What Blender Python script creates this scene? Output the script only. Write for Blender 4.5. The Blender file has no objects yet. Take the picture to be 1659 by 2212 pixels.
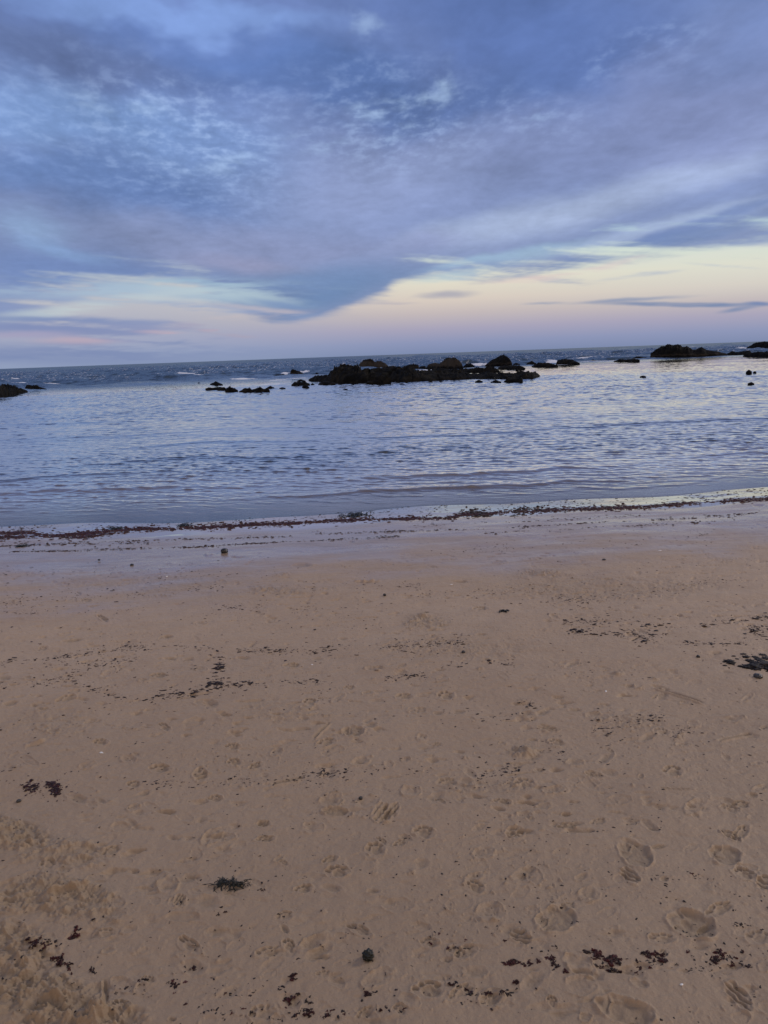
import bpy, math, random
import numpy as np
from mathutils import Vector, Matrix, noise as mnoise

random.seed(7)
RNG = np.random.default_rng(7)
SC = bpy.context.scene
COL = SC.collection

# ------------------------------------------------------------------ camera
CAM_Z = 2.0
FPX = 1610.0                      # focal length in units of a 1659 x 2212 picture
PITCH = math.atan(339.0 / FPX)
ROLL = math.radians(-2.07)
cam_d = bpy.data.cameras.new('camera')
cam = bpy.data.objects.new('camera', cam_d)
COL.objects.link(cam)
cam.location = (0, 0, CAM_Z)
M = Matrix.Rotation(math.pi / 2 - PITCH, 3, 'X') @ Matrix.Rotation(ROLL, 3, 'Z')
cam.rotation_euler = M.to_euler()
cam_d.sensor_fit = 'VERTICAL'
cam_d.sensor_height = 32.0
cam_d.angle = 2 * math.atan(1106.0 / FPX)
cam_d.clip_start = 0.05
cam_d.clip_end = 60000
SC.camera = cam
Mn = np.array(M)


def ray(px, py):
    d = Mn @ np.array([(px - 829.5) / FPX, -(py - 1106.0) / FPX, -1.0])
    return d


def on_sea(px, py):
    d = ray(px, py)
    t = -CAM_Z / d[2]
    return np.array([d[0] * t, d[1] * t, 0.0])


def azel(px, py):
    d = ray(px, py)
    d = d / np.linalg.norm(d)
    return math.atan2(d[0], d[1]), math.asin(d[2])


# ------------------------------------------------------------------ noise in numpy
_perm = np.random.default_rng(3).permutation(4096).astype(np.int32)
_ga = np.random.default_rng(4).uniform(0, 2 * np.pi, 4096)
_gx, _gy = np.cos(_ga), np.sin(_ga)


def perlin(x, y):
    xi = np.floor(x).astype(np.int64)
    yi = np.floor(y).astype(np.int64)
    xf, yf = x - xi, y - yi
    u = xf * xf * xf * (xf * (xf * 6 - 15) + 10)
    v = yf * yf * yf * (yf * (yf * 6 - 15) + 10)

    def g(a, b, fx, fy):
        h = _perm[(_perm[a & 4095] + b) & 4095]
        return _gx[h] * fx + _gy[h] * fy
    n00 = g(xi, yi, xf, yf)
    n10 = g(xi + 1, yi, xf - 1, yf)
    n01 = g(xi, yi + 1, xf, yf - 1)
    n11 = g(xi + 1, yi + 1, xf - 1, yf - 1)
    return ((n00 * (1 - u) + n10 * u) * (1 - v) + (n01 * (1 - u) + n11 * u) * v) * 1.5


def fbm(x, y, oct=4, gain=0.5, lac=2.03):
    s = np.zeros_like(x)
    a = 1.0
    for k in range(oct):
        s += a * perlin(x + 17.3 * k, y - 9.1 * k)
        a *= gain
        x = x * lac
        y = y * lac
    return s


def sstep(a, b, x):
    t = np.clip((x - a) / (b - a), 0, 1)
    return t * t * (3 - 2 * t)


# ------------------------------------------------------------------ shoreline and beach profile
_shore_px = [(-500, 1160), (0, 1139), (250, 1131), (500, 1121), (830, 1101), (1100, 1089), (1350, 1073),
             (1659, 1052), (2100, 1020)]
_shore = np.array([on_sea(*p)[:2] for p in _shore_px])
_sx = np.concatenate([[-60], _shore[:, 0], [60]])
_sy = np.concatenate([[_shore[0, 1] - 3], _shore[:, 1], [_shore[-1, 1] + 2]])


def shore_y(x):
    return np.interp(x, _sx, _sy) + 0.10 * np.sin(x * 1.1 + 0.4) + 0.05 * np.sin(x * 2.9)


def base_z(x, y):
    s = y - shore_y(x)
    land = -0.047 * s
    sea = np.maximum(-0.06 * s, -1.4)
    z = np.where(s < 0, land, sea)
    return np.minimum(z, 2.2)


def on_sand(px, py):
    d = ray(px, py)
    z = 0.2
    for _ in range(12):
        t = (z - CAM_Z) / d[2]
        x, y = d[0] * t, d[1] * t
        z = float(base_z(np.array([x]), np.array([y]))[0])
    return np.array([x, y, z])


# ------------------------------------------------------------------ footprints, scuffs (picture-plan lists -> ground positions)
def conv(ox, oy, lst, kind):
    return [(ox + a / 2, oy + b / 2, c * .27, d * .27, e, k) for (a, b, c, d, e, k) in
            [(t + (0, kind))[:6] if len(t) == 4 else (t + (kind,))[:6] for t in lst]]


P = []
P += conv(829.5, 1758.5, [(1085, 165, 150, 95, 35, 'shoe'), (1330, 470, 200, 100, 18, 'shoe'), (745, 450, 150, 110, -10, 'shoe'),
      (590, 530, 90, 60, 20, 'rib'), (460, 415, 110, 80, 0, 'lump'), (430, 160, 85, 50, -10, 'lump'), (1060, 262, 90, 50, 38, 'rib'),
      (1475, 168, 130, 75, 10, 'shoe'), (1555, 250, 100, 45, 15, 'paw'), (1640, 290, 60, 60, 40, 'rib'), (885, 340, 80, 60, 0, 'lump'),
      (1530, 785, 150, 65, 45, 'rib'), (190, 760, 135, 80, 0, 'paw'), (465, 795, 100, 75, 0, 'lump'), (1040, 850, 230, 100, 15, 'shoe'),
      (170, 75, 90, 50, 10, 'paw'), (390, 305, 80, 50, 20, 'paw'), (565, 75, 80, 50, 0, 'rib'), (830, 40, 70, 20, 0, 'dent'),
      (270, 625, 50, 25, 0, 'dent'), (840, 650, 130, 80, 30, 'lump'), (70, 122, 60, 30, -20, 'paw'), (60, 390, 120, 60, 0, 'faint'),
      (725, 815, 50, 40, 30, 'paw'), (650, 260, 70, 60, 50, 'faint'), (1500, 82, 90, 30, 25, 'rib'), (885, 238, 60, 22, 0, 'crumb'),
      (1540, 880, 80, 45, 0, 'faint'), (780, 185, 40, 35, 30, 'crumb'), (255, 200, 40, 15, 0, 'crumb'), (1185, 135, 80, 18, -8, 'dent'),
      (745, 335, 60, 25, 0, 'faint'), (540, 290, 130, 40, 20, 'crumb'), (115, 130, 40, 20, 0, 'crumb'), (965, 490, 50, 40, 0, 'crumb'),
      (335, 700, 90, 40, 0, 'crumb'), (455, 705, 60, 40, 0, 'crumb'), (870, 885, 50, 40, 0, 'lump'), (1210, 280, 40, 25, 0, 'dent'),
      (1640, 660, 50, 40, 0, 'lump')], 'paw')
P += conv(0, 1758.5, [(915, 95, 90, 50, -30, 'lump'), (848, 170, 50, 50, -50, 'faint'), (725, 300, 85, 70, -15, 'lump'),
      (775, 370, 55, 45, -40, 'rib'), (840, 335, 50, 30, 0, 'faint'), (1425, 198, 70, 28, -15, 'paw'), (1455, 250, 95, 50, 0, 'paw'),
      (1395, 440, 50, 60, 0, 'crumb'), (1245, 560, 60, 50, 40, 'paw'), (1360, 545, 125, 50, -25, 'lump'), (1310, 322, 80, 35, -10, 'paw'),
      (1130, 42, 60, 25, 0, 'dent'), (1145, 107, 80, 25, -5, 'paw'), (1205, 190, 45, 20, -30, 'lump'), (1360, 135, 60, 30, 15, 'crumb'),
      (1620, 150, 80, 60, 0, 'paw'), (520, 50, 85, 35, 0, 'faint'), (310, 332, 45, 30, -40, 'dent'), (480, 150, 85, 35, -20, 'paw'),
      (505, 370, 65, 45, 20, 'faint'), (790, 440, 140, 40, 0, 'faint'), (510, 455, 100, 25, 0, 'crumb'), (745, 520, 60, 25, 0, 'crumb'),
      (470, 575, 60, 28, -15, 'lump'), (1228, 492, 50, 30, 45, 'dent'), (1615, 225, 35, 80, 0, 'crumb'), (670, 370, 45, 35, 0, 'faint'),
      (690, 480, 70, 20, 15, 'crumb'), (1390, 610, 90, 22, 0, 'dent'), (1470, 520, 50, 20, 0, 'faint'), (1610, 330, 60, 22, 0, 'dent'),
      (370, 120, 120, 26, -8, 'crumb'), (205, 210, 70, 40, -10, 'paw'), (280, 240, 70, 30, 0, 'lump'), (300, 315, 180, 22, -14, 'ridge'),
      (60, 350, 150, 40, -18, 'ridge'), (60, 400, 120, 40, -10, 'lump'), (375, 185, 60, 16, 0, 'dent'), (130, 700, 120, 35, -62, 'groove'),
      (455, 760, 110, 30, 85, 'groove'), (520, 820, 80, 60, 0, 'paw'), (220, 800, 120, 40, 0, 'shoe'), (740, 880, 40, 20, 0, 'dent'),
      (1200, 875, 60, 40, 0, 'lump')], 'paw')
P += conv(0, 1360, [(20, 212, 60, 26, 0, 'dent'), (45, 325, 70, 20, -10, 'dent'), (145, 328, 30, 10, 0, 'dent'), (285, 305, 85, 28, -15, 'paw'),
      (410, 362, 50, 18, 10, 'crumb'), (435, 490, 62, 25, 0, 'paw'), (380, 585, 72, 25, -10, 'lump'), (85, 600, 105, 25, 10, 'crumb'),
      (685, 203, 72, 22, 0, 'paw'), (740, 128, 50, 15, 0, 'dent'), (230, 440, 52, 18, 0, 'lump'), (285, 535, 72, 25, 0, 'faint'),
      (555, 555, 62, 30, 0, 'lump'), (690, 600, 92, 36, 0, 'paw'), (1005, 510, 62, 26, 0, 'paw'), (1195, 390, 50, 20, 0, 'lump'),
      (1340, 315, 62, 30, 0, 'paw'), (1400, 372, 130, 16, 0, 'crumb'), (935, 565, 90, 22, 0, 'crumb'), (1012, 575, 60, 32, 0, 'paw'),
      (1105, 590, 62, 26, -15, 'paw'), (1195, 530, 52, 30, -20, 'lump'), (1410, 490, 75, 32, -10, 'paw'), (1525, 442, 85, 42, 0, 'shoe'),
      (1600, 415, 62, 25, 0, 'dent'), (1560, 565, 82, 34, -15, 'lump'), (1620, 592, 82, 28, 0, 'crumb'), (865, 625, 60, 55, 0, 'rib'),
      (575, 765, 55, 28, -20, 'lump'), (578, 668, 62, 30, 0, 'paw'), (1430, 735, 85, 60, -15, 'lump'), (1445, 782, 100, 36, 0, 'shoe'),
      (1530, 800, 120, 30, 10, 'crumb'), (1650, 790, 80, 70, -40, 'rib'), (1235, 745, 30, 50, 10, 'crumb'), (930, 728, 60, 30, 0, 'paw'),
      (1262, 155, 72, 22, 0, 'paw'), (1620, 170, 82, 20, 0, 'lump'), (835, 405, 90, 36, -12, 'faint'), (890, 320, 90, 30, 0, 'faint'),
      (180, 800, 85, 26, 0, 'crumb'), (985, 742, 30, 14, 0, 'crumb'), (1240, 655, 130, 18, -14, 'groove'), (1060, 682, 90, 20, -8, 'crumb'),
      (1140, 838, 55, 26, 0, 'paw'), (1390, 435, 90, 20, -45, 'groove'), (620, 222, 50, 14, 0, 'lump'), (120, 212, 45, 14, 0, 'lump'),
      (620, 705, 60, 22, -15, 'dent'), (370, 730, 50, 14, -10, 'crumb'), (480, 740, 40, 14, 0, 'crumb'), (330, 385, 90, 16, -8, 'crumb'),
      (150, 490, 90, 20, -12, 'ridge'), (560, 430, 120, 14, 0, 'crumb'), (1590, 275, 50, 18, 0, 'lump'), (1510, 252, 50, 18, 0, 'paw'),
      (1050, 122, 60, 14, 0, 'dent'), (815, 130, 50, 16, 0, 'dent'), (1270, 800, 40, 14, 0, 'crumb'), (520, 840, 70, 30, 0, 'faint')], 'paw')
P += conv(829.5, 1360, [(85, 290, 72, 26, 0, 'paw'), (265, 285, 72, 36, 0, 'paw'), (150, 350, 95, 26, 0, 'lump'), (600, 310, 55, 30, 0, 'crumb'),
      (620, 360, 70, 20, 0, 'lump'), (920, 372, 95, 30, 10, 'lump'), (1000, 405, 85, 40, 10, 'crumb'), (710, 422, 85, 24, 8, 'rib'),
      (165, 462, 42, 34, 0, 'lump'), (350, 545, 65, 26, 35, 'crumb'), (600, 525, 110, 60, 0, 'heap'), (825, 572, 72, 30, 0, 'lump'),
      (905, 622, 72, 26, 12, 'rib'), (1245, 607, 85, 46, 0, 'paw'), (20, 580, 40, 30, 0, 'lump'), (115, 695, 75, 50, 0, 'lump'),
      (510, 742, 75, 24, 5, 'paw'), (20, 785, 90, 60, -35, 'rib'), (605, 797, 65, 30, 0, 'lump'), (740, 690, 105, 30, 0, 'lump'),
      (787, 795, 40, 18, 0, 'lump'), (560, 662, 150, 34, 5, 'crumb'), (1015, 730, 95, 36, 0, 'faint'), (1545, 745, 80, 28, 5, 'paw'),
      (1590, 708, 50, 20, 0, 'dent'), (1270, 455, 75, 40, 0, 'crumb'), (1510, 385, 92, 26, 0, 'lump'), (1340, 227, 62, 20, 0, 'faint'),
      (1300, 315, 50, 15, 0, 'lump'), (1430, 102, 62, 16, 0, 'dent'), (1010, 190, 62, 18, 0, 'heap'), (825, 345, 62, 14, 0, 'dent'),
      (1290, 490, 62, 16, 0, 'lump'), (1405, 717, 40, 20, 0, 'crumb'), (1350, 785, 40, 30, 20, 'ridge'), (1265, 278, 210, 12, 18, 'groove'),
      (1170, 212, 36, 14, 0, 'heap'), (1200, 252, 40, 18, 0, 'heap'), (415, 172, 40, 14, 0, 'heap'), (440, 135, 50, 14, 0, 'lump'),
      (1100, 248, 130, 20, 5, 'crumb'), (1060, 240, 50, 12, 8, 'ridge'), (320, 355, 60, 22, 0, 'dent'), (235, 362, 50, 16, 0, 'dent'),
      (380, 385, 40, 16, 20, 'lump'), (640, 470, 50, 12, 0, 'dent'), (750, 497, 80, 12, 4, 'crumb'), (1520, 460, 130, 14, -12, 'groove'),
      (1260, 685, 120, 6, 2, 'groove'), (790, 845, 80, 26, 0, 'rib'), (510, 485, 30, 16, 0, 'lump'), (95, 562, 40, 20, 0, 'lump'),
      (1100, 672, 130, 14, 4, 'crumb'), (1640, 425, 40, 16, 0, 'dent'), (670, 605, 50, 18, 0, 'dent'),
      (1380, 572, 60, 16, 0, 'crumb'), (1610, 575, 50, 16, 0, 'lump'), (1110, 630, 25, 22, 0, 'lump')], 'paw')
P += conv(0, 995, [(900, 408, 46, 14, 0, 'heap'), (1305, 457, 90, 18, -3, 'dent'), (865, 702, 55, 14, 0, 'lump'), (725, 762, 52, 14, 0, 'dent'),
      (315, 775, 95, 14, -6, 'dent'), (1480, 768, 45, 14, 0, 'dent'), (1220, 495, 85, 20, 0, 'crumb'), (1360, 305, 80, 14, 0, 'crumb'),
      (180, 357, 36, 8, 0, 'heap'), (885, 376, 36, 8, 0, 'lump'), (1520, 350, 30, 8, 0, 'dent'), (960, 523, 50, 12, 0, 'lump'),
      (715, 523, 70, 12, 0, 'crumb'), (1150, 555, 160, 22, 5, 'crumb'), (300, 538, 60, 10, 0, 'crumb'), (280, 745, 60, 14, -12, 'ridge'),
      (1275, 575, 50, 12, 0, 'crumb'), (735, 447, 40, 8, 0, 'lump'), (310, 605, 160, 14, 0, 'crumb'), (60, 615, 130, 20, 0, 'crumb'),
      (690, 585, 150, 14, -3, 'crumb'), (1030, 420, 80, 6, 0, 'dent'), (1580, 520, 120, 10, 0, 'ridge'), (1500, 460, 70, 10, 0, 'crumb')], 'paw')
P += conv(829.5, 995, [(415, 638, 65, 22, 0, 'paw'), (150, 700, 120, 60, -25, 'crumb'), (690, 482, 160, 36, 8, 'crumb'), (420, 715, 95, 24, 0, 'crumb'),
      (330, 520, 80, 10, 0, 'dent'), (170, 665, 50, 20, 0, 'heap'), (500, 438, 60, 12, 0, 'lump'), (780, 435, 70, 12, 0, 'crumb'),
      (970, 515, 60, 10, 0, 'dent'), (1310, 430, 80, 14, 0, 'crumb'), (830, 600, 80, 14, 0, 'crumb'), (210, 460, 40, 8, 0, 'dent'),
      (640, 425, 90, 10, 0, 'crumb'), (420, 757, 50, 12, 0, 'dent'), (1390, 720, 40, 12, 0, 'dent'), (1490, 435, 90, 14, -5, 'crumb'),
      (1640, 540, 50, 14, 0, 'crumb'), (740, 670, 50, 8, 0, 'faint'), (560, 685, 60, 12, 5, 'crumb'), (1300, 540, 160, 26, 0, 'crumb'),
      (1620, 195, 60, 8, 0, 'dent'), (1550, 728, 50, 12, 0, 'dent'), (1100, 585, 80, 12, 0, 'crumb')], 'paw')

N_SEEN = len(P)
# a scatter of weaker marks of walking feet all over the damp sand
for _ in range(500):
    yy = 1260 + (2190 - 1260) * random.random() ** 0.9
    sc_ = (yy - 760) / 1100.0
    w_ = random.uniform(11, 30) * sc_
    P.append((random.uniform(-420, 2080), yy, w_, w_ * random.uniform(.3, .6) * (0.35 + .65 * sc_), random.uniform(-35, 35),
              random.choice(['faint', 'dent', 'crumb', 'crumb', 'lump', 'paw', 'faint', 'dent', 'faint'])))

# zones of churned sand: (px, py, half width, half height, strength)
ROUGH = [(40, 2150, 230, 85, 1.0), (10, 1800, 100, 42, 0.9), (110, 1935, 190, 60, .75), (130, 1840, 130, 40, .5), (20, 2040, 110, 60, .8),
         (230, 2190, 90, 40, .8), (920, 1345, 60, 22, .5), (1170, 1238, 80, 14, .4), (590, 1278, 90, 12, .4), (1380, 1560, 60, 25, .3),
         (1130, 1622, 40, 18, .6), (100, 1560, 120, 40, .25), (600, 1540, 120, 30, .2), (980, 1400, 200, 30, .3), (300, 1260, 260, 25, .25),
         (1300, 1270, 300, 30, .3), (1040, 1700, 120, 18, .3)]


def affine(px, py, hw, hh, rot):
    c = on_sand(px, py)
    r = math.radians(rot)
    a = on_sand(px + hw * math.cos(r), py + hw * math.sin(r))[:2] - c[:2]
    b = on_sand(px - hh * math.sin(r), py + hh * math.cos(r))[:2] - c[:2]
    A = np.array([[a[0], b[0]], [a[1], b[1]]])
    return c, np.linalg.inv(A), max(np.linalg.norm(a), np.linalg.norm(b))


def gauss(u, v, cu, cv, ru, rv):
    return np.exp(-(((u - cu) / ru) ** 2 + ((v - cv) / rv) ** 2))


def pit(u, v, cu, cv, ru, rv, sharp=3.0):
    q = np.sqrt(((u - cu) / ru) ** 2 + ((v - cv) / rv) ** 2)
    return sstep(1.12, 1.12 - 1.0 / sharp - .15, q)


def stamp(x, y, kind, inv, c, size, seed):
    dx, dy = x - c[0], y - c[1]
    u = inv[0, 0] * dx + inv[0, 1] * dy
    v = inv[1, 0] * dx + inv[1, 1] * dy
    wn = perlin(dx / size * 2.1 + seed, dy / size * 2.1 - seed)
    wn2 = perlin(dx / size * 1.7 - seed, dy / size * 1.7 + 2 * seed)
    u = u + .16 * wn
    v = v + .16 * wn2
    r = np.sqrt(u * u + v * v)
    fine = fbm(dx * 38 + seed, dy * 38, 3)
    mid = fbm(dx * 14 + seed, dy * 14 - seed, 3)
    D = min(0.016, 0.0035 + size * 0.085)
    env = sstep(1.25, .75, r)
    rimn = np.clip(.55 + .9 * perlin(dx / size * 1.3 + 3 * seed, dy / size * 1.3), 0, 1.6)
    rim = (gauss(r, 0, 1.08, 0, .12, 1) * (1 + .7 * fine)) * rimn
    if kind == 'shoe':
        D = D * .72
        h = -D * 1.1 * pit(u, v, 0, 0, 1, 1, 4) + D * .9 * rim
        h += D * .55 * np.clip(np.sin(u * 9 + v * 2 + wn * 3), -.2, 1) * sstep(0.1, -.35, u) * env
        h -= D * .5 * gauss(u, v, .45, .1, .35, .4)
        h += D * (.34 * mid + .2 * fine) * env
    elif kind == 'paw':
        h = -D * .9 * pit(u, v, .15, .15, .62, .6, 2.5)
        for (cu, cv) in ((-.72, -.1), (-.45, -.6), (.05, -.78), (.5, -.55)):
            h -= D * .9 * pit(u, v, cu, cv, .27, .25, 2.5)
        h += D * .5 * rim + D * .12 * fine * env
    elif kind == 'rib':
        h = -D * .7 * pit(u, v, 0, 0, 1, .9, 3) + D * .5 * rim
        h += D * .55 * np.sin(v * 10 + u * 2.5 + wn * 2) * env
    elif kind == 'lump':
        h = -D * .55 * pit(u, v, -.1, -.1, .8, .75, 2.5) + D * .7 * rim
        h += D * .65 * np.clip(mid + .15, 0, 1.2) * env + D * .25 * fine * env
    elif kind == 'crumb':
        h = D * .95 * np.clip(fine + .25 * mid, 0.12, 1.1) * sstep(1.3, .3, r)
    elif kind == 'heap':
        h = D * 1.6 * (np.clip(.6 + mid * .9, 0, 2)) * sstep(1.1, .2, r) + D * .4 * fine * env
    elif kind == 'ridge':
        h = D * 1.3 * np.exp(-(v * 1.5) ** 2) * sstep(1.1, .7, np.abs(u)) * (0.7 + mid) - D * .5 * pit(u, v, 0, .9, .9, .4)
    elif kind == 'groove':
        h = -D * .9 * np.exp(-(v * 1.8) ** 2) * sstep(1.1, .8, np.abs(u)) + D * .55 * np.exp(-((v - 1) * 2.6) ** 2) * sstep(1.1, .8, np.abs(u))
    elif kind == 'dent':
        h = -D * .95 * pit(u, v, 0, 0, .9, .9, 1.6) + D * .35 * rim
    else:
        h = -D * .3 * pit(u, v, 0, 0, 1, 1, 4) + D * .32 * rim + D * .1 * mid * env
    return h


def polar_grid(r, th):
    R, T = np.meshgrid(r, th, indexing='ij')
    return R * np.sin(T), R * np.cos(T)


def grid_faces(nr, nt, wrap=False):
    i = np.arange(nr - 1)[:, None]
    j = np.arange(nt if wrap else nt - 1)[None, :]
    j2 = (j + 1) % nt
    a = i * nt + j
    b = i * nt + j2
    c = (i + 1) * nt + j2
    d = (i + 1) * nt + j
    return np.stack([a + 0 * b, d + 0 * a, c + 0 * a, b + 0 * a], -1).reshape(-1, 4)


def mesh_np(name, co, faces, attrs=None):
    me = bpy.data.meshes.new(name)
    me.vertices.add(len(co))
    me.vertices.foreach_set('co', np.ascontiguousarray(co, dtype=np.float32).ravel())
    k = faces.shape[1]
    n = len(faces)
    me.loops.add(n * k)
    me.loops.foreach_set('vertex_index', np.ascontiguousarray(faces, dtype=np.int32).ravel())
    me.polygons.add(n)
    me.polygons.foreach_set('loop_start', np.arange(0, n * k, k, dtype=np.int32))
    me.update(calc_edges=True)
    me.polygons.foreach_set('use_smooth', np.ones(n, dtype=bool))
    for an, av in (attrs or {}).items():
        a = me.attributes.new(an, 'FLOAT', 'POINT')
        a.data.foreach_set('value', np.ascontiguousarray(av, dtype=np.float32).ravel())
    me.update()
    return me


def tag(o, label=None, cat=None, group=None, kind=None):
    if label: o['label'] = label
    if cat: o['category'] = cat
    if group: o['group'] = group
    if kind: o['kind'] = kind
    return o


def link(name, me, mat=None, loc=(0, 0, 0), parent=None):
    o = bpy.data.objects.new(name, me)
    COL.objects.link(o)
    o.location = loc
    if mat: me.materials.append(mat)
    if parent: o.parent = parent
    return o


# ------------------------------------------------------------------ node helper
def lin(c):
    c = c / 255.0
    return c / 12.92 if c <= .04045 else ((c + .055) / 1.055) ** 2.4


def rgb(r, g, b):
    return (lin(r), lin(g), lin(b), 1.0)


class N:
    def __init__(s, tree):
        s.t = tree
        tree.nodes.clear()

    def n(s, typ, **kw):
        nd = s.t.nodes.new(typ)
        for k, v in kw.items():
            setattr(nd, k, v)
        return nd

    def put(s, sock, v):
        if v is None: return
        if isinstance(v, bpy.types.NodeSocket): s.t.links.new(v, sock)
        else: sock.default_value = v

    def math(s, op, a, b=None, c=None, clamp=False):
        nd = s.n('ShaderNodeMath', operation=op, use_clamp=clamp)
        for i, v in enumerate((a, b, c)): s.put(nd.inputs[i], v)
        return nd.outputs[0]

    def vmath(s, op, a, b=None, scale=None):
        nd = s.n('ShaderNodeVectorMath', operation=op)
        s.put(nd.inputs[0], a)
        if b is not None: s.put(nd.inputs[1], b)
        if scale is not None: s.put(nd.inputs['Scale'], scale)
        return nd.outputs['Value'] if op in ('LENGTH', 'DOT_PRODUCT') else nd.outputs[0]

    def mix(s, f, a, b, blend='MIX'):
        nd = s.n('ShaderNodeMix', data_type='RGBA', blend_type=blend)
        s.put(nd.inputs[0], f); s.put(nd.inputs[6], a); s.put(nd.inputs[7], b)
        return nd.outputs[2]

    def ss(s, x, lo, hi, a=0.0, b=1.0, typ='SMOOTHSTEP'):
        nd = s.n('ShaderNodeMapRange', interpolation_type=typ)
        s.put(nd.inputs[0], x)
        for i, v in enumerate((lo, hi, a, b)): s.put(nd.inputs[i + 1], v)
        return nd.outputs[0]

    def noise(s, vec, scale, detail=3, rough=.5, dist=0.0, dims='3D', color=False):
        nd = s.n('ShaderNodeTexNoise', noise_dimensions=dims)
        if vec is not None: s.put(nd.inputs['Vector'], vec)
        nd.inputs['Scale'].default_value = scale
        nd.inputs['Detail'].default_value = detail
        nd.inputs['Roughness'].default_value = rough
        nd.inputs['Distortion'].default_value = dist
        return nd.outputs[1 if color else 0]

    def comb(s, x, y, z=0.0):
        nd = s.n('ShaderNodeCombineXYZ')
        for i, v in enumerate((x, y, z)): s.put(nd.inputs[i], v)
        return nd.outputs[0]

    def sep(s, v):
        nd = s.n('ShaderNodeSeparateXYZ'); s.put(nd.inputs[0], v)
        return nd.outputs

    def ramp(s, f, stops):
        nd = s.n('ShaderNodeValToRGB')
        s.put(nd.inputs[0], f)
        e = nd.color_ramp.elements
        e[0].position, e[0].color = stops[0]
        e[1].position, e[1].color = stops[-1]
        for p, c in stops[1:-1]:
            k = e.new(p); k.color = c
        return nd.outputs[0]

    def bright(s, col, f):
        nd = s.n('ShaderNodeHueSaturation')
        s.put(nd.inputs['Value'], f); s.put(nd.inputs['Color'], col)
        return nd.outputs[0]

    def attr(s, name):
        return s.n('ShaderNodeAttribute', attribute_name=name).outputs['Fac']


#SKY_BEGIN
# ------------------------------------------------------------------ world: dusk sky, a stretched cloud deck over a clear band
SUN_EL, SUN_AZ = math.radians(28), math.radians(62)


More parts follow.
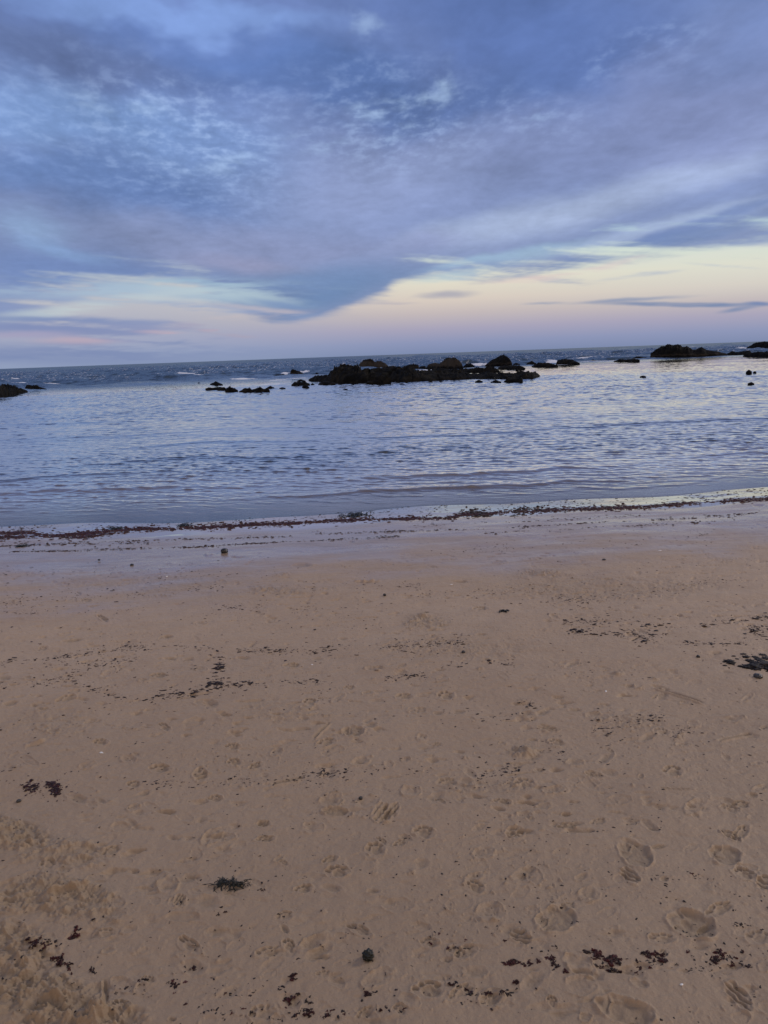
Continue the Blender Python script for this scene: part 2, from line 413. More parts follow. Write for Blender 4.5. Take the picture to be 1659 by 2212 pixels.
def sky_colour(az, el):
    """linear colour of the sky toward azimuth az (from +Y to +X) and elevation el, any direction"""
    ce = np.cos(el)
    x, y, z = np.sin(az) * ce, np.cos(az) * ce, np.sin(el)
    zc = np.maximum(z, 0)
    va = azel(610, 760)[0]
    ca, sa = math.cos(va), math.sin(va)
    den = zc + .07
    px_ = (x * ca - y * sa) / den
    py_ = (x * sa + y * ca) / den
    n_big = fbm(px_ * 1.3 + 5, py_ * 1.1, 4)
    n_streak = fbm(px_ * 1.7 + 1.2 * n_big * .4, py_ * .42 + 3, 5, .55)
    qx, qy = px_ + .03 * n_big, py_ + .03 * n_streak
    n_mot = fbm(qx * 8, qy * 6.5, 5, .55)
    n_mot2 = fbm(qx * 19 + 40, qy * 15, 4, .62)
    w1 = fbm(az * 5 + 3, el * 11, 5, .6)
    w2 = fbm(az * 5 - 31, el * 11 + 9, 5, .6)
    w3 = fbm(az * 2.1 + 13, el * 4.5, 3)
    w4 = fbm(az * 2.1 - 3, el * 4.5 + 19, 3)
    soft = fbm(az * 3.2 + 50, el * 7 + 9 + az * 2, 6, .58)
    wa = .12 + .88 * sstep(0, .45, el)
    az1 = az + wa * (.034 * w1 + .060 * w3)
    el1 = el + wa * (.022 * w2 + .036 * w4)
    az2 = az + wa * .035 * w1
    el2 = el + wa * .012 * w2
    hst = fbm(az * 3.4 + .6 * w1 * wa, el * 44 + az * 4, 5, .6)      # long level shreds near the horizon

    def blob(px, py, hw, hh, rot, soft=1.0, low=False):
        c = azel(px, py)
        r = math.radians(rot)
        p = azel(px + hw * math.cos(r), py + hw * math.sin(r))
        q = azel(px - hh * math.sin(r), py + hh * math.cos(r))
        ax = (p[0] - c[0], p[1] - c[1])
        la = math.hypot(*ax)
        lb = math.hypot(q[0] - c[0], q[1] - c[1])
        ux, uy = ax[0] / la, ax[1] / la
        A, E = (az2, el2) if low else (az1, el1)
        dx, dy = A - c[0], E - c[1]
        L = np.sqrt(((dx * ux + dy * uy) / la) ** 2 + ((-dx * uy + dy * ux) / lb) ** 2)
        return sstep(1 + soft * .5, 1 - soft, L)

    def mixc(col, f, c):
        f = f[..., None] if isinstance(f, np.ndarray) else f
        return col * (1 - f) + np.array(c)[..., :3] * f

    e = lambda p: math.atan(p / FPX)
    stops = [(0, (124, 139, 176)), (22, (140, 150, 186)), (50, (168, 164, 188)), (80, (196, 185, 187)), (108, (218, 205, 194)),
             (145, (228, 223, 205)), (185, (216, 227, 215)), (230, (182, 212, 222)), (330, (140, 170, 212))]
    xs = [e(p) for p, _ in stops]
    col = np.stack([np.interp(el, xs, [lin(c[i]) for _, c in stops]) for i in range(3)], -1)
    col = mixc(col, .58 * sstep(azel(950, 700)[0], azel(250, 700)[0], az), rgb(158, 172, 200))
    col = mixc(col, .25 * sstep(azel(900, 700)[0], azel(1700, 700)[0], az) * sstep(e(60), e(120), el), rgb(205, 222, 218))

    dk = mixc(np.ones(az.shape + (3,)) * np.array(rgb(137, 149, 192)[:3]), sstep(e(120), e(620), el), rgb(112, 131, 190))
    BL = [  # px py halfw halfh rot colour strength soft
        (1000, 330, 700, 230, -8, (136, 148, 198), .75, .8),
        (640, 180, 420, 110, 8, (92, 120, 184), .85, .8),
        (200, 115, 360, 70, 13, (102, 117, 166), .85, .9),
        (1180, 90, 430, 150, 0, (92, 116, 180), .85, .8),
        (420, 25, 330, 45, 5, (128, 154, 216), .9, .7),
        (1640, 60, 150, 120, 0, (122, 140, 196), .7, .8),
        (1080, 190, 220, 60, -10, (94, 118, 180), .7, .8),
        (90, 250, 210, 100, 18, (136, 164, 222), .85, .8),
        (330, 330, 330, 110, 10, (122, 150, 206), .75, .8),
        (520, 400, 200, 70, 12, (128, 150, 206), .6, .8),
        (250, 430, 330, 60, 8, (104, 130, 190), .8, .8),
        (60, 390, 200, 50, 5, (112, 138, 196), .6, .8),
        (160, 590, 340, 60, 3, (112, 134, 190), .8, .8),
        (820, 410, 330, 100, -10, (148, 158, 204), .8, .9),
        (1250, 300, 330, 90, -8, (138, 148, 198), .6, .9),
        (1560, 240, 260, 150, -15, (142, 150, 200), .7, .9),
        (1560, 330, 200, 60, -15, (152, 160, 206), .6, .9),
        (1230, 455, 420, 46, -16, (168, 178, 214), .85, .9),
        (1050, 495, 240, 30, -14, (170, 180, 216), .6, .9),
        (1500, 385, 240, 40, -18, (164, 174, 212), .6, .9),
        (620, 535, 440, 46, 0, (148, 154, 198), .75, .8),
        (900, 545, 120, 30, -15, (150, 154, 200), .6, .8),
        (560, 570, 200, 20, 4, (166, 160, 196), .5, .9),
        (330, 655, 300, 60, 0, (122, 145, 196), .5, .8),
        (720, 600, 260, 44, -10, (110, 138, 186), .7, .9),
        (700, 652, 170, 30, -17, (104, 134, 182), .7, .9),
        (1330, 562, 330, 20, -14, (124, 144, 190), .6, .9),
        (1000, 600, 110, 16, -10, (140, 170, 208), .6, .8),
        (1180, 545, 130, 18, -12, (165, 192, 218), .7, .9),
        (1030, 565, 110, 12, -10, (165, 192, 218), .6, .9),
        (1430, 500, 330, 20, -13, (168, 180, 214), .7, .9),
        (1540, 488, 300, 12, -19, (116, 134, 188), .75, .9), (1400, 552, 260, 9, -14, (118, 137, 188), .7, .9),
        (30, 500, 100, 32, 12, (148, 174, 216), .6, 1.0),
        (120, 545, 120, 14, 12, (136, 164, 212), .6, .9),
    ]
    for (a, b, c_, d_, r_, cc, s_, so) in BL:
        dk = mixc(dk, s_ * blob(a, b, c_, d_, r_, so), rgb(*cc))
    mot = sstep(-.2, .95, n_mot2 * .6 + n_mot * .6)
    zone = np.maximum(blob(830, 260, 240, 120, 0, .9), blob(330, 300, 330, 160, 8, .9))
    zone = np.maximum(zone, .7 * blob(1420, 90, 150, 60, 0, .9))
    zone = np.maximum(zone, .55 * blob(1150, 240, 220, 60, 0, .9))
    dk = mixc(dk, .42 * mot * zone, rgb(172, 190, 230))
    for (a, b, c_, d_, r_, s_) in [(790, 240, 60, 24, -8, .8), (935, 185, 26, 55, 20, .7), (890, 212, 26, 16, 0, .7), (905, 262, 40, 12, -10, .6),
                                   (800, 50, 40, 45, 0, .5), (250, 235, 130, 30, 12, .5), (1160, 245, 50, 14, 0, .4), (860, 290, 26, 10, 0, .4),
                                   (480, 345, 120, 20, -10, .4), (700, 320, 60, 14, -12, .4), (640, 290, 50, 12, -5, .3)]:
        dk = mixc(dk, s_ * blob(a, b, c_, d_, r_, 1.0, True) * sstep(-.6, .6, n_mot), rgb(172, 194, 235))
    lowf = .35 + .65 * sstep(e(60), e(330), el)
    sh = .10 * n_streak + .06 * n_mot + .11 * n_mot2 * (.3 + .7 * zone) + .06 * n_big + .13 * soft
    dk = dk * (1 + sh * lowf)[..., None]

    edge = [(-900, 560), (-300, 640), (0, 700), (70, 676), (180, 640), (330, 624), (430, 638), (500, 674), (545, 708), (590, 716), (640, 706),
            (700, 686), (770, 661), (830, 642), (868, 622), (930, 602), (1040, 612), (1130, 606), (1230, 592), (1330, 566), (1450, 552),
            (1659, 519), (1950, 470), (2500, 380)]
    ea = np.array([azel(*q) for q in edge])
    dist = el - np.interp(az + .008 * w1, ea[:, 0], ea[:, 1])
    sharp = np.maximum(blob(720, 655, 230, 50, -17, .8, True), .7 * blob(1500, 545, 260, 45, -14, .8, True))
    dist = dist + hst * (.026 - .022 * sharp)
    mask = sstep(-.4, 1.6, dist / (.019 - .013 * sharp))
    g_ = dk @ np.array([.25, .6, .15])
    dk = dk * .93 + g_[..., None] * .07
    dk = dk * np.array([.925, 1.0, .99])
    sky = col * (1 - mask[..., None]) + dk * mask[..., None]
    LOW = [
        (120, 640, 210, 20, -6, (130, 146, 190), .6, .9, 1), (200, 692, 330, 7, 2, (134, 148, 190), .75, .9, 1), (330, 655, 200, 5, 3, (156, 172, 202), .6, .9, 1),
        (330, 706, 260, 7, 0, (142, 152, 190), .7, .9, 1), (140, 775, 330, 14, 2, (122, 138, 180), .8, .9, 0),
        (300, 628, 330, 22, 0, (178, 200, 216), .75, .9, 1), (160, 668, 270, 12, -8, (196, 208, 212), .7, .9, 1),
        (420, 612, 130, 10, 0, (164, 196, 214), .6, .9, 1), (60, 655, 90, 8, -5, (140, 155, 195), .7, .9, 1),
        (520, 640, 130, 16, 6, (186, 206, 214), .6, .9, 1), (440, 668, 260, 8, 4, (150, 168, 202), .6, .9, 1),
        (560, 668, 80, 5, 6, (200, 190, 195), .6, .9, 1), (600, 658, 60, 6, 10, (120, 146, 190), .6, .8, 1),
        (110, 708, 300, 17, 3, (128, 142, 186), .9, .9, 1), (180, 736, 90, 8, 0, (208, 176, 184), .55, .9, 1),
        (60, 722, 110, 7, 0, (168, 162, 192), .7, .9, 1), (370, 719, 60, 4, 3, (222, 182, 182), .6, .9, 1),
        (240, 758, 300, 16, 0, (124, 140, 182), .8, .9, 1), (300, 728, 170, 10, 6, (134, 146, 186), .7, .8, 1),
        (520, 690, 120, 8, -6, (222, 196, 188), .55, .9, 1), (400, 740, 70, 7, -4, (118, 138, 182), .6, .9, 1),
        (500, 722, 60, 4, 8, (176, 164, 180), .6, .9, 1), (410, 702, 34, 7, 4, (160, 158, 186), .6, .9, 1),
        (470, 712, 34, 3, 0, (200, 168, 178), .6, .9, 1), (100, 690, 200, 5, 2, (120, 140, 186), .6, .9, 1),
        (960, 638, 52, 7, -2, (140, 146, 176), .8, .8, 0), (850, 656, 40, 2.5, 0, (176, 172, 186), .5, .8, 1),
        (1110, 628, 26, 3, -20, (196, 200, 202), .6, .9, 1),
        (1360, 648, 110, 3.6, -4, (120, 140, 178), .85, .8, 0), (1480, 657, 185, 4.6, 0, (112, 134, 174), .95, .6, 0),
        (1600, 666, 46, 4.5, -8, (112, 134, 174), .9, .8, 0), (1180, 656, 44, 2.5, -2, (146, 156, 182), .7, .8, 0),
        (1640, 655, 30, 4, 3, (104, 128, 176), .8, .8, 0), (1390, 594, 80, 4, -7, (176, 186, 204), .7, .9, 1),
        (1560, 574, 70, 3, 4, (186, 196, 208), .6, .9, 1), (1640, 560, 40, 3, 6, (150, 170, 200), .6, .9, 1),
        (1160, 600, 150, 7, -8, (226, 206, 200), .7, .9, 1), (1290, 578, 120, 6, -14, (222, 206, 204), .5, .9, 1),
        (1290, 552, 330, 9, -14, (110, 134, 184), .6, .9, 1), (1520, 552, 200, 6, -9, (224, 224, 214), .5, .9, 1),
        (960, 600, 90, 10, -6, (186, 208, 214), .6, .9, 1),
    ]
    rag = sstep(-.6, .45, hst + .5 * fbm(az * 9, el * 130, 4, .6))
    for (a, b, c_, d_, r_, cc, s_, so, rg_) in LOW:
        sky = mixc(sky, blob(a, b, c_ * 1.15, d_ * 1.25, r_, so, True) * (rag if rg_ else .72 + .28 * rag) * s_, rgb(*cc))

    back = sstep(.15, -.55, y)  # unseen sky behind the viewer, made warm and bright to light the sand
    back_fill = mixc(np.ones(az.shape + (3,)) * np.array(BACK_LOW), sstep(.02, .7, z), BACK_HIGH)
    back_fill = back_fill * (1 + .3 * n_big)[..., None]
    sky = sky * (1 - back[..., None]) + back_fill * back[..., None]
    sky = mixc(sky, sstep(.80, .97, z), OVERHEAD)
    sky = mixc(sky, sstep(0.0, -.03, z), (.10, .12, .16))
    return np.clip(sky, 0, None)


BACK_LOW, BACK_HIGH, OVERHEAD = (1.15, .82, .62), (.62, .60, .68), (.52, .52, .62)
SKY_W, SKY_H = 4608, 2304


def build_world():
    """the clouds are computed into a sphere map held in memory; no file is read"""
    w = bpy.data.worlds.new('World')
    SC.world = w
    w.use_nodes = True
    buf = np.ones((SKY_H, SKY_W, 4), np.float32)
    st = 8
    u = (np.arange(0, SKY_W, st) + st / 2) / SKY_W
    v = (np.arange(0, SKY_H, st) + st / 2) / SKY_H
    A, E = np.meshgrid((u - .25) * 2 * np.pi, (v - .5) * np.pi)
    A = (A + np.pi) % (2 * np.pi) - np.pi
    buf[..., :3] = np.repeat(np.repeat(sky_colour(A, E), st, 0), st, 1)
    i0, i1 = int((.25 - .17) * SKY_W), int((.25 + .17) * SKY_W)
    j0, j1 = int(.485 * SKY_H), int(.84 * SKY_H)
    A, E = np.meshgrid(((np.arange(i0, i1) + .5) / SKY_W - .25) * 2 * np.pi, ((np.arange(j0, j1) + .5) / SKY_H - .5) * np.pi)
    buf[j0:j1, i0:i1, :3] = sky_colour(A, E)
    im = bpy.data.images.new('dusk_clouds', SKY_W, SKY_H, alpha=False, float_buffer=True)
    im.colorspace_settings.name = 'Non-Color'
    im.pixels.foreach_set(buf.ravel())
    im.update()
    im.pack()
    k = N(w.node_tree)
    env = k.n('ShaderNodeTexEnvironment', image=im, interpolation='Linear')
    st = k.n('ShaderNodeTexSky', sky_type='NISHITA')
    st.sun_disc = False
    st.sun_elevation = SUN_EL
    st.sun_rotation = SUN_AZ
    nis = k.n('ShaderNodeBackground')
    k.put(nis.inputs[0], st.outputs[0])
    nis.inputs[1].default_value = 0.05
    bg = k.n('ShaderNodeBackground')
    k.put(bg.inputs[0], env.outputs[0])
    bg.inputs[1].default_value = 1.0
    mx = k.n('ShaderNodeMixShader')
    mx.inputs[0].default_value = .05
    k.t.links.new(bg.outputs[0], mx.inputs[1])
    k.t.links.new(nis.outputs[0], mx.inputs[2])
    out = k.n('ShaderNodeOutputWorld')
    k.t.links.new(mx.outputs[0], out.inputs[0])
    w.cycles.sampling_method = 'MANUAL'
    w.cycles.sample_map_resolution = 1024


build_world()
#SKY_END
sun_d = bpy.data.lights.new('sun', 'SUN')
sun_d.energy = 1.25
sun_d.angle = math.radians(12)
sun_d.color = (1.0, .90, .80)
sun = bpy.data.objects.new('sun', sun_d)
COL.objects.link(sun)
sd = Vector((math.sin(SUN_AZ) * math.cos(SUN_EL), math.cos(SUN_AZ) * math.cos(SUN_EL), math.sin(SUN_EL)))
sun.rotation_euler = sd.to_track_quat('Z', 'Y').to_euler()
sun.location = (20, 0, 30)
#BODY
# ------------------------------------------------------------------ materials
def new_mat(name):
    m = bpy.data.materials.new(name)
    m.use_nodes = True
    return m, N(m.node_tree)


def finish(k, shader):
    out = k.n('ShaderNodeOutputMaterial')
    k.t.links.new(shader, out.inputs[0])


def principled(k, col, rough, normal=None, ior=1.45, spec=None, alpha=None):
    b = k.n('ShaderNodeBsdfPrincipled')
    k.put(b.inputs['Base Color'], col)
    k.put(b.inputs['Roughness'], rough)
    k.put(b.inputs['IOR'], ior)
    if spec is not None: k.put(b.inputs['Specular IOR Level'], spec)
    if alpha is not None: k.put(b.inputs['Alpha'], alpha)
    if normal is not None: k.put(b.inputs['Normal'], normal)
    return b.outputs[0]


def bump(k, height, dist, strength=1.0, normal=None):
    b = k.n('ShaderNodeBump')
    b.inputs['Strength'].default_value = strength
    b.inputs['Distance'].default_value = dist
    k.put(b.inputs['Height'], height)
    if normal is not None: k.put(b.inputs['Normal'], normal)
    return b.outputs[0]


def sand_material():
    m, k = new_mat('wet_sand')
    pos = k.n('ShaderNodeNewGeometry').outputs['Position']
    wet = k.attr('wet')            # 1 = film of water, 0 = damp
    film = k.attr('film')
    churn_shade = k.attr('churn_shade')
    big = k.noise(pos, .55, 4, .55)
    mid = k.noise(pos, 5.0, 5, .6)
    grain = k.noise(pos, 420, 2, .7)
    flat = k.vmath('MULTIPLY', pos, (1.0, 3.2, 1.0))
    patch = k.noise(flat, .8, 5, .6, .6)
    col = k.mix(k.ss(big, .3, .7), SAND_A, SAND_B)
    col = k.mix(k.math('MULTIPLY', k.ss(mid, .35, .75), .35), col, SAND_C)
    col = k.mix(k.math('MULTIPLY', k.ss(grain, .35, .75), .35), col, SAND_D)
    col = k.mix(k.math('MULTIPLY', churn_shade, .55), col, SAND_E)  # tone of churned sand, and shade painted inside the prints
    # vignette towards the viewer, put into the sand colour as a darker tone
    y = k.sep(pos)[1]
    col = k.mix(k.ss(y, 5.0, 1.3, 0, .40), col, SAND_VIGNETTE)
    col = k.mix(k.math('MULTIPLY', wet, .5), col, SAND_WET)
    wp = k.math('MULTIPLY', wet, k.ss(patch, .36, .62, .55, 1.0))
    rough = k.ss(wp, 0.0, 1.0, .54, .13, 'LINEAR')
    rough = k.math('ADD', rough, k.math('MULTIPLY', k.math('SUBTRACT', mid, .5), .12))
    strk = k.noise(k.vmath('MULTIPLY', pos, (1.0, 7.0, 1.0)), 3.0, 5, .65, .3)
    rough = k.math('ADD', rough, k.math('MULTIPLY', k.math('SUBTRACT', strk, .5), k.math('MULTIPLY', wet, .45)))
    rough = k.math('MAXIMUM', rough, .05)
    col = k.mix(k.math('MULTIPLY', k.math('MULTIPLY', k.ss(strk, .5, .7), wet), .35), col, (.09, .065, .055, 1))
    rough = k.math('ADD', k.math('MULTIPLY', rough, k.math('SUBTRACT', 1.0, film)), k.math('MULTIPLY', film, .045))
    gb = k.n('ShaderNodeBump'); gb.inputs['Distance'].default_value = .0018
    k.put(gb.inputs['Strength'], k.math('MULTIPLY', k.ss(film, 0, 1, .6, 0), k.ss(wet, 0, .8, 1, .12)))
    k.put(gb.inputs['Height'], grain)
    nb = gb.outputs[0]
    bs = k.n('ShaderNodeBump')
    k.put(bs.inputs['Strength'], k.math('MULTIPLY', k.ss(film, 0, 1, .8, .02), k.ss(wet, 0, .8, 1, .14)))
    bs.inputs['Distance'].default_value = .006
    k.put(bs.inputs['Height'], k.noise(pos, 55, 6, .62))
    k.put(bs.inputs['Normal'], nb)
    ior = k.math('ADD', k.ss(wp, 0, 1, 1.36, 2.6), k.math('MULTIPLY', film, 3.6))
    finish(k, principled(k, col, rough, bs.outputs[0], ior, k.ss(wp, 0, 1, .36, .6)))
    return m


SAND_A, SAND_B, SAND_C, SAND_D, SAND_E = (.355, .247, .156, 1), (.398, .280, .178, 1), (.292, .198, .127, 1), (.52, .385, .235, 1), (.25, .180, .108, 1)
SAND_VIGNETTE, SAND_WET = (.205, .146, .094, 1), (.22, .155, .130, 1)


def water_material():
    m, k = new_mat('sea_water')
    pos = k.n('ShaderNodeNewGeometry').outputs['Position']
    depth = k.attr('depth')
    foam = k.attr('foam')
    far = k.attr('far')
    body = k.mix(k.ss(far, 0, 1), (.016, .022, .036, 1), (.012, .026, .038, 1))
    body = k.mix(k.ss(depth, .02, .34), (.30, .235, .20, 1), body)
    st = k.vmath('MULTIPLY', pos, (.75, 1.35, 1))
    n1 = k.noise(st, 9.0, 4, .6, .4)
    n2 = k.noise(st, 1.4, 4, .6, .3)
    b = k.n('ShaderNodeBump'); b.inputs['Distance'].default_value = .011
    k.put(b.inputs['Strength'], k.ss(far, 0, 1, .16, .9)); k.put(b.inputs['Height'], n1)
    b2 = k.n('ShaderNodeBump'); b2.inputs['Distance'].default_value = .10
    k.put(b2.inputs['Strength'], k.ss(far, 0.0, 1, .01, 1)); k.put(b2.inputs['Height'], n2)
    k.put(b2.inputs['Normal'], b.outputs[0])
    nrm = b2.outputs[0]
    dif = k.n('ShaderNodeBsdfDiffuse'); k.put(dif.inputs[0], body); k.put(dif.inputs['Normal'], nrm)
    tr = k.n('ShaderNodeBsdfTransparent'); k.put(tr.inputs[0], (.78, .80, .80, 1))
    mb = k.n('ShaderNodeMixShader')
    k.put(mb.inputs[0], k.ss(depth, 0.0, .22, .0, 1.0, 'LINEAR'))
    k.t.links.new(tr.outputs[0], mb.inputs[1]); k.t.links.new(dif.outputs[0], mb.inputs[2])
    gl = k.n('ShaderNodeBsdfGlossy'); k.put(gl.inputs['Color'], k.mix(far, (.97, .95, .92, 1), (.66, .72, .74, 1)))
    k.put(gl.inputs['Roughness'], k.ss(far, 0, 1, .035, .22)); k.put(gl.inputs['Normal'], nrm)
    fr = k.n('ShaderNodeFresnel'); fr.inputs[0].default_value = 1.34; k.put(fr.inputs['Normal'], nrm)
    frf = k.math('MINIMUM', k.math('MULTIPLY', k.math('POWER', fr.outputs[0], 1.0), k.ss(depth, .004, .16, 1.35, 2.15)), k.ss(far, 0, 1, .93, .52))
    mx = k.n('ShaderNodeMixShader'); k.put(mx.inputs[0], frf)
    k.t.links.new(mb.outputs[0], mx.inputs[1]); k.t.links.new(gl.outputs[0], mx.inputs[2])
    fo = k.n('ShaderNodeBsdfDiffuse'); k.put(fo.inputs[0], (.72, .74, .78, 1))
    mf = k.n('ShaderNodeMixShader')
    fn = k.noise(k.vmath('MULTIPLY', pos, (1, .5, 1)), 2.2, 6, .7)
    k.put(mf.inputs[0], k.ss(k.math('ADD', foam, k.math('MULTIPLY', k.math('SUBTRACT', fn, .5), 1.3)), .42, .72, 0, .9))
    k.t.links.new(mx.outputs[0], mf.inputs[1]); k.t.links.new(fo.outputs[0], mf.inputs[2])
    finish(k, mf.outputs[0])
    return m


def rock_material(name, lowc, highc, barn=0.0):
    m, k = new_mat(name)
    tc = k.n('ShaderNodeTexCoord').outputs['Object']
    n1 = k.noise(tc, 1.3, 5, .6, .4)
    n2 = k.noise(tc, 9, 6, .65)
    z = k.sep(tc)[2]
    col = k.mix(k.ss(n1, .4, .65), lowc, highc)
    col = k.mix(k.math('MULTIPLY', k.ss(n2, .5, .75), .5), col, (.008, .008, .009, 1))
    if barn:
        # pale crusted band on the flanks, dark growth on the crown and at the waterline
        zz = k.math('ADD', z, k.math('MULTIPLY', k.math('SUBTRACT', n1, .5), 1.3))
        band = k.math('MULTIPLY', k.ss(zz, .15, .55), k.ss(zz, 1.75 * barn, 1.25 * barn))
        col = k.mix(band, col, k.mix(n2, (.028, .023, .018, 1), (.060, .050, .038, 1)))
    nb = bump(k, n2, .14, .9)
    finish(k, principled(k, col, k.ss(n2, .3, .7, .7, .95), nb, 1.4, .05))
    return m


def plain_mat(name, a, b, scale, rough, bd=.002, spec=.5):
    m, k = new_mat(name)
    tc = k.n('ShaderNodeTexCoord').outputs['Object']
    n1 = k.noise(tc, scale, 4, .6)
    info = k.n('ShaderNodeObjectInfo').outputs['Random']
    col = k.mix(k.ss(k.math('ADD', n1, k.math('MULTIPLY', k.math('SUBTRACT', info, .5), .3)), .35, .65), a, b)
    finish(k, principled(k, col, rough, bump(k, n1, bd, .8), 1.4, spec))
    return m


M_SAND = sand_material()
M_WATER = water_material()
M_ROCK = rock_material('weedy_black_rock', (.006, .0062, .006, 1), (.018, .016, .012, 1))
M_BOULD = rock_material('crusted_brown_boulder', (.006, .006, .006, 1), (.016, .014, .011, 1), .8)
M_BOULD2 = rock_material('dark_olive_boulder', (.006, .006, .006, 1), (.014, .013, .010, 1), .3)
M_WEEDRED = plain_mat('dark_red_seaweed', (.018, .004, .004, 1), (.075, .012, .011, 1), 60, .5)
M_WEEDPALE = plain_mat('faded_red_seaweed', (.06, .018, .016, 1), (.13, .04, .035, 1), 60, .5)
M_WEEDBRN = plain_mat('dark_brown_seaweed', (.012, .006, .005, 1), (.050, .026, .019, 1), 60, .6)
M_WRACK = plain_mat('black_wrack_seaweed', (.004, .005, .004, 1), (.016, .017, .010, 1), 60, .38)
M_STONE = plain_mat('wet_dark_stone', (.016, .015, .014, 1), (.06, .052, .045, 1), 90, .4)
M_GRIT = plain_mat('dark_grey_grit', (.014, .012, .012, 1), (.040, .034, .031, 1), 90, .7, spec=.25)
M_SHELL = plain_mat('bleached_shell', (.62, .60, .56, 1), (.8, .78, .74, 1), 90, .5)


# ------------------------------------------------------------------ the sand sheet
def build_sand():
    # ring spacing follows the view: fine close by, coarse far out and behind
    ph = np.arange(math.radians(52), math.radians(8.2), -1 / 1250.0)
    r = 1.72 / np.tan(ph)
    r = np.concatenate([[.02, .15, .3, .5, .75, 1.0, 1.2], r[r > 1.3], np.geomspace(r[-1] * 1.01, 160, 90)])
    fine = np.arange(-.56, .56, 1 / 1150.0)
    coarse = np.linspace(.565, 2 * np.pi - .565, 150)
    th = np.concatenate([fine, coarse])
    x, y = polar_grid(r, th)
    nr, nt = x.shape
    z = base_z(x, y)
    s = y - shore_y(x)
    near = np.sqrt(x * x + y * y) < 13
    idx = np.where(near & (s < .3))
    X, Y, S = x[idx], y[idx], s[idx]
    dry = sstep(-.7, -3.4, S)                      # how rough the sand is: smooth where the waves reach
    h = .012 * fbm(X * .5, Y * .7, 3) * sstep(-.2, -2.5, S)
    h += .0042 * fbm(X * 3.1 + 7, Y * 4.2, 4) * (.12 + .88 * dry)
    h += .0014 * fbm(X * 22, Y * 26, 3) * (.04 + .96 * dry)
    cr = fbm(X * 46 + 3, Y * 46, 2)
    pm = sstep(-.1, .7, fbm(X * 1.4 + 70, Y * 1.9, 3))
    h += .0060 * np.clip(cr - .52, 0, 1) * dry * (.3 + 1.6 * pm)       # scattered crumbs of sand
    # low terraces left by each falling wave
    h -= .013 * np.clip(fbm(X * 9 + 31, Y * 17, 3) - .40, 0, 1) * dry * (.4 + 1.2 * sstep(-.3, .5, fbm(X * .9 + 10, Y * 1.6, 2)))
    h += .0022 * np.clip(np.sin(S * 9 + 2.4 * fbm(X * .6, Y * .6, 3)), -.3, 1) * sstep(-.4, -1.2, S) * sstep(-5.5, -3, S)
    churn_shade = np.zeros_like(X)
    for (px, py, hw, hh, st) in ROUGH:
        c, inv, size = affine(px, py, hw, hh, 0)
        dx, dy = X - c[0], Y - c[1]
        sel = np.where((np.abs(dx) < size * 1.8) & (np.abs(dy) < size * 1.8))[0]
        if not len(sel): continue
        dx, dy = dx[sel], dy[sel]
        u = inv[0, 0] * dx + inv[0, 1] * dy
        v = inv[1, 0] * dx + inv[1, 1] * dy
        q = np.sqrt(u * u + v * v) + .35 * perlin(dx * 6, dy * 6)
        f = sstep(1.15, .45, q) * st
        xx, yy = X[sel], Y[sel]
        a = fbm(xx * 7 + 5, yy * 8, 4, .6)
        b = np.abs(fbm(xx * 13, yy * 15 + 9, 4, .62))
        h[sel] += 1.35 * f * (.013 * a + .016 * np.clip(b - .22, 0, 1) + .010 * np.clip(fbm(xx * 34, yy * 34, 3) - .15, 0, 1))
        churn_shade[sel] = np.maximum(churn_shade[sel], f)
    o = np.argsort(Y)
    Ys = Y[o]
    for i, (px, py, hw, hh, rot, kind) in enumerate(P):
        c, inv, size = affine(px, py, hw, hh, rot)
        a, b = np.searchsorted(Ys, [c[1] - size * 1.5, c[1] + size * 1.5])
        cand = o[a:b]
        sel = cand[np.abs(X[cand] - c[0]) < size * 1.5]
        if len(sel) < 4: continue
        hh_ = stamp(X[sel], Y[sel], kind, inv, c, size, i * 1.37)
        hh_ = hh_ * (1.0 if i < N_SEEN else .7)
        h[sel] += hh_ * PRINT_GAIN
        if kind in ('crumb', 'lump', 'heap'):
            churn_shade[sel] = np.maximum(churn_shade[sel], .7 * sstep(.001, .008, np.abs(hh_)))
        churn_shade[sel] = np.maximum(churn_shade[sel], .9 * sstep(.0008, .006, -hh_))  # hollows of prints get a darker colour in place of shade
    z[idx] += h
    wet = sstep(-4.1, -1.9, s + .75 * fbm(x * .35, y * .5, 3) + .3 * fbm(x * 1.5, y * 3.5, 3) - .05 * x)
    wet = np.maximum(wet, 0)
    film = sstep(-1.15, -.85, s + .06 * fbm(x * 1.3, y * 1.3, 2)) * sstep(.12, .02, s)
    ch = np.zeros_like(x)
    ch[idx] = churn_shade
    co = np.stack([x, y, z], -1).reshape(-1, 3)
    me = mesh_np('beach_sand', co, grid_faces(nr, nt, True)[:, ::-1], {'wet': wet, 'film': film, 'churn_shade': ch})
    o = link('beach', me, M_SAND)
    tag(o, 'damp rippled brown sand marked by feet and paws', 'sand', kind='structure')
    return o


PRINT_GAIN = 1.1

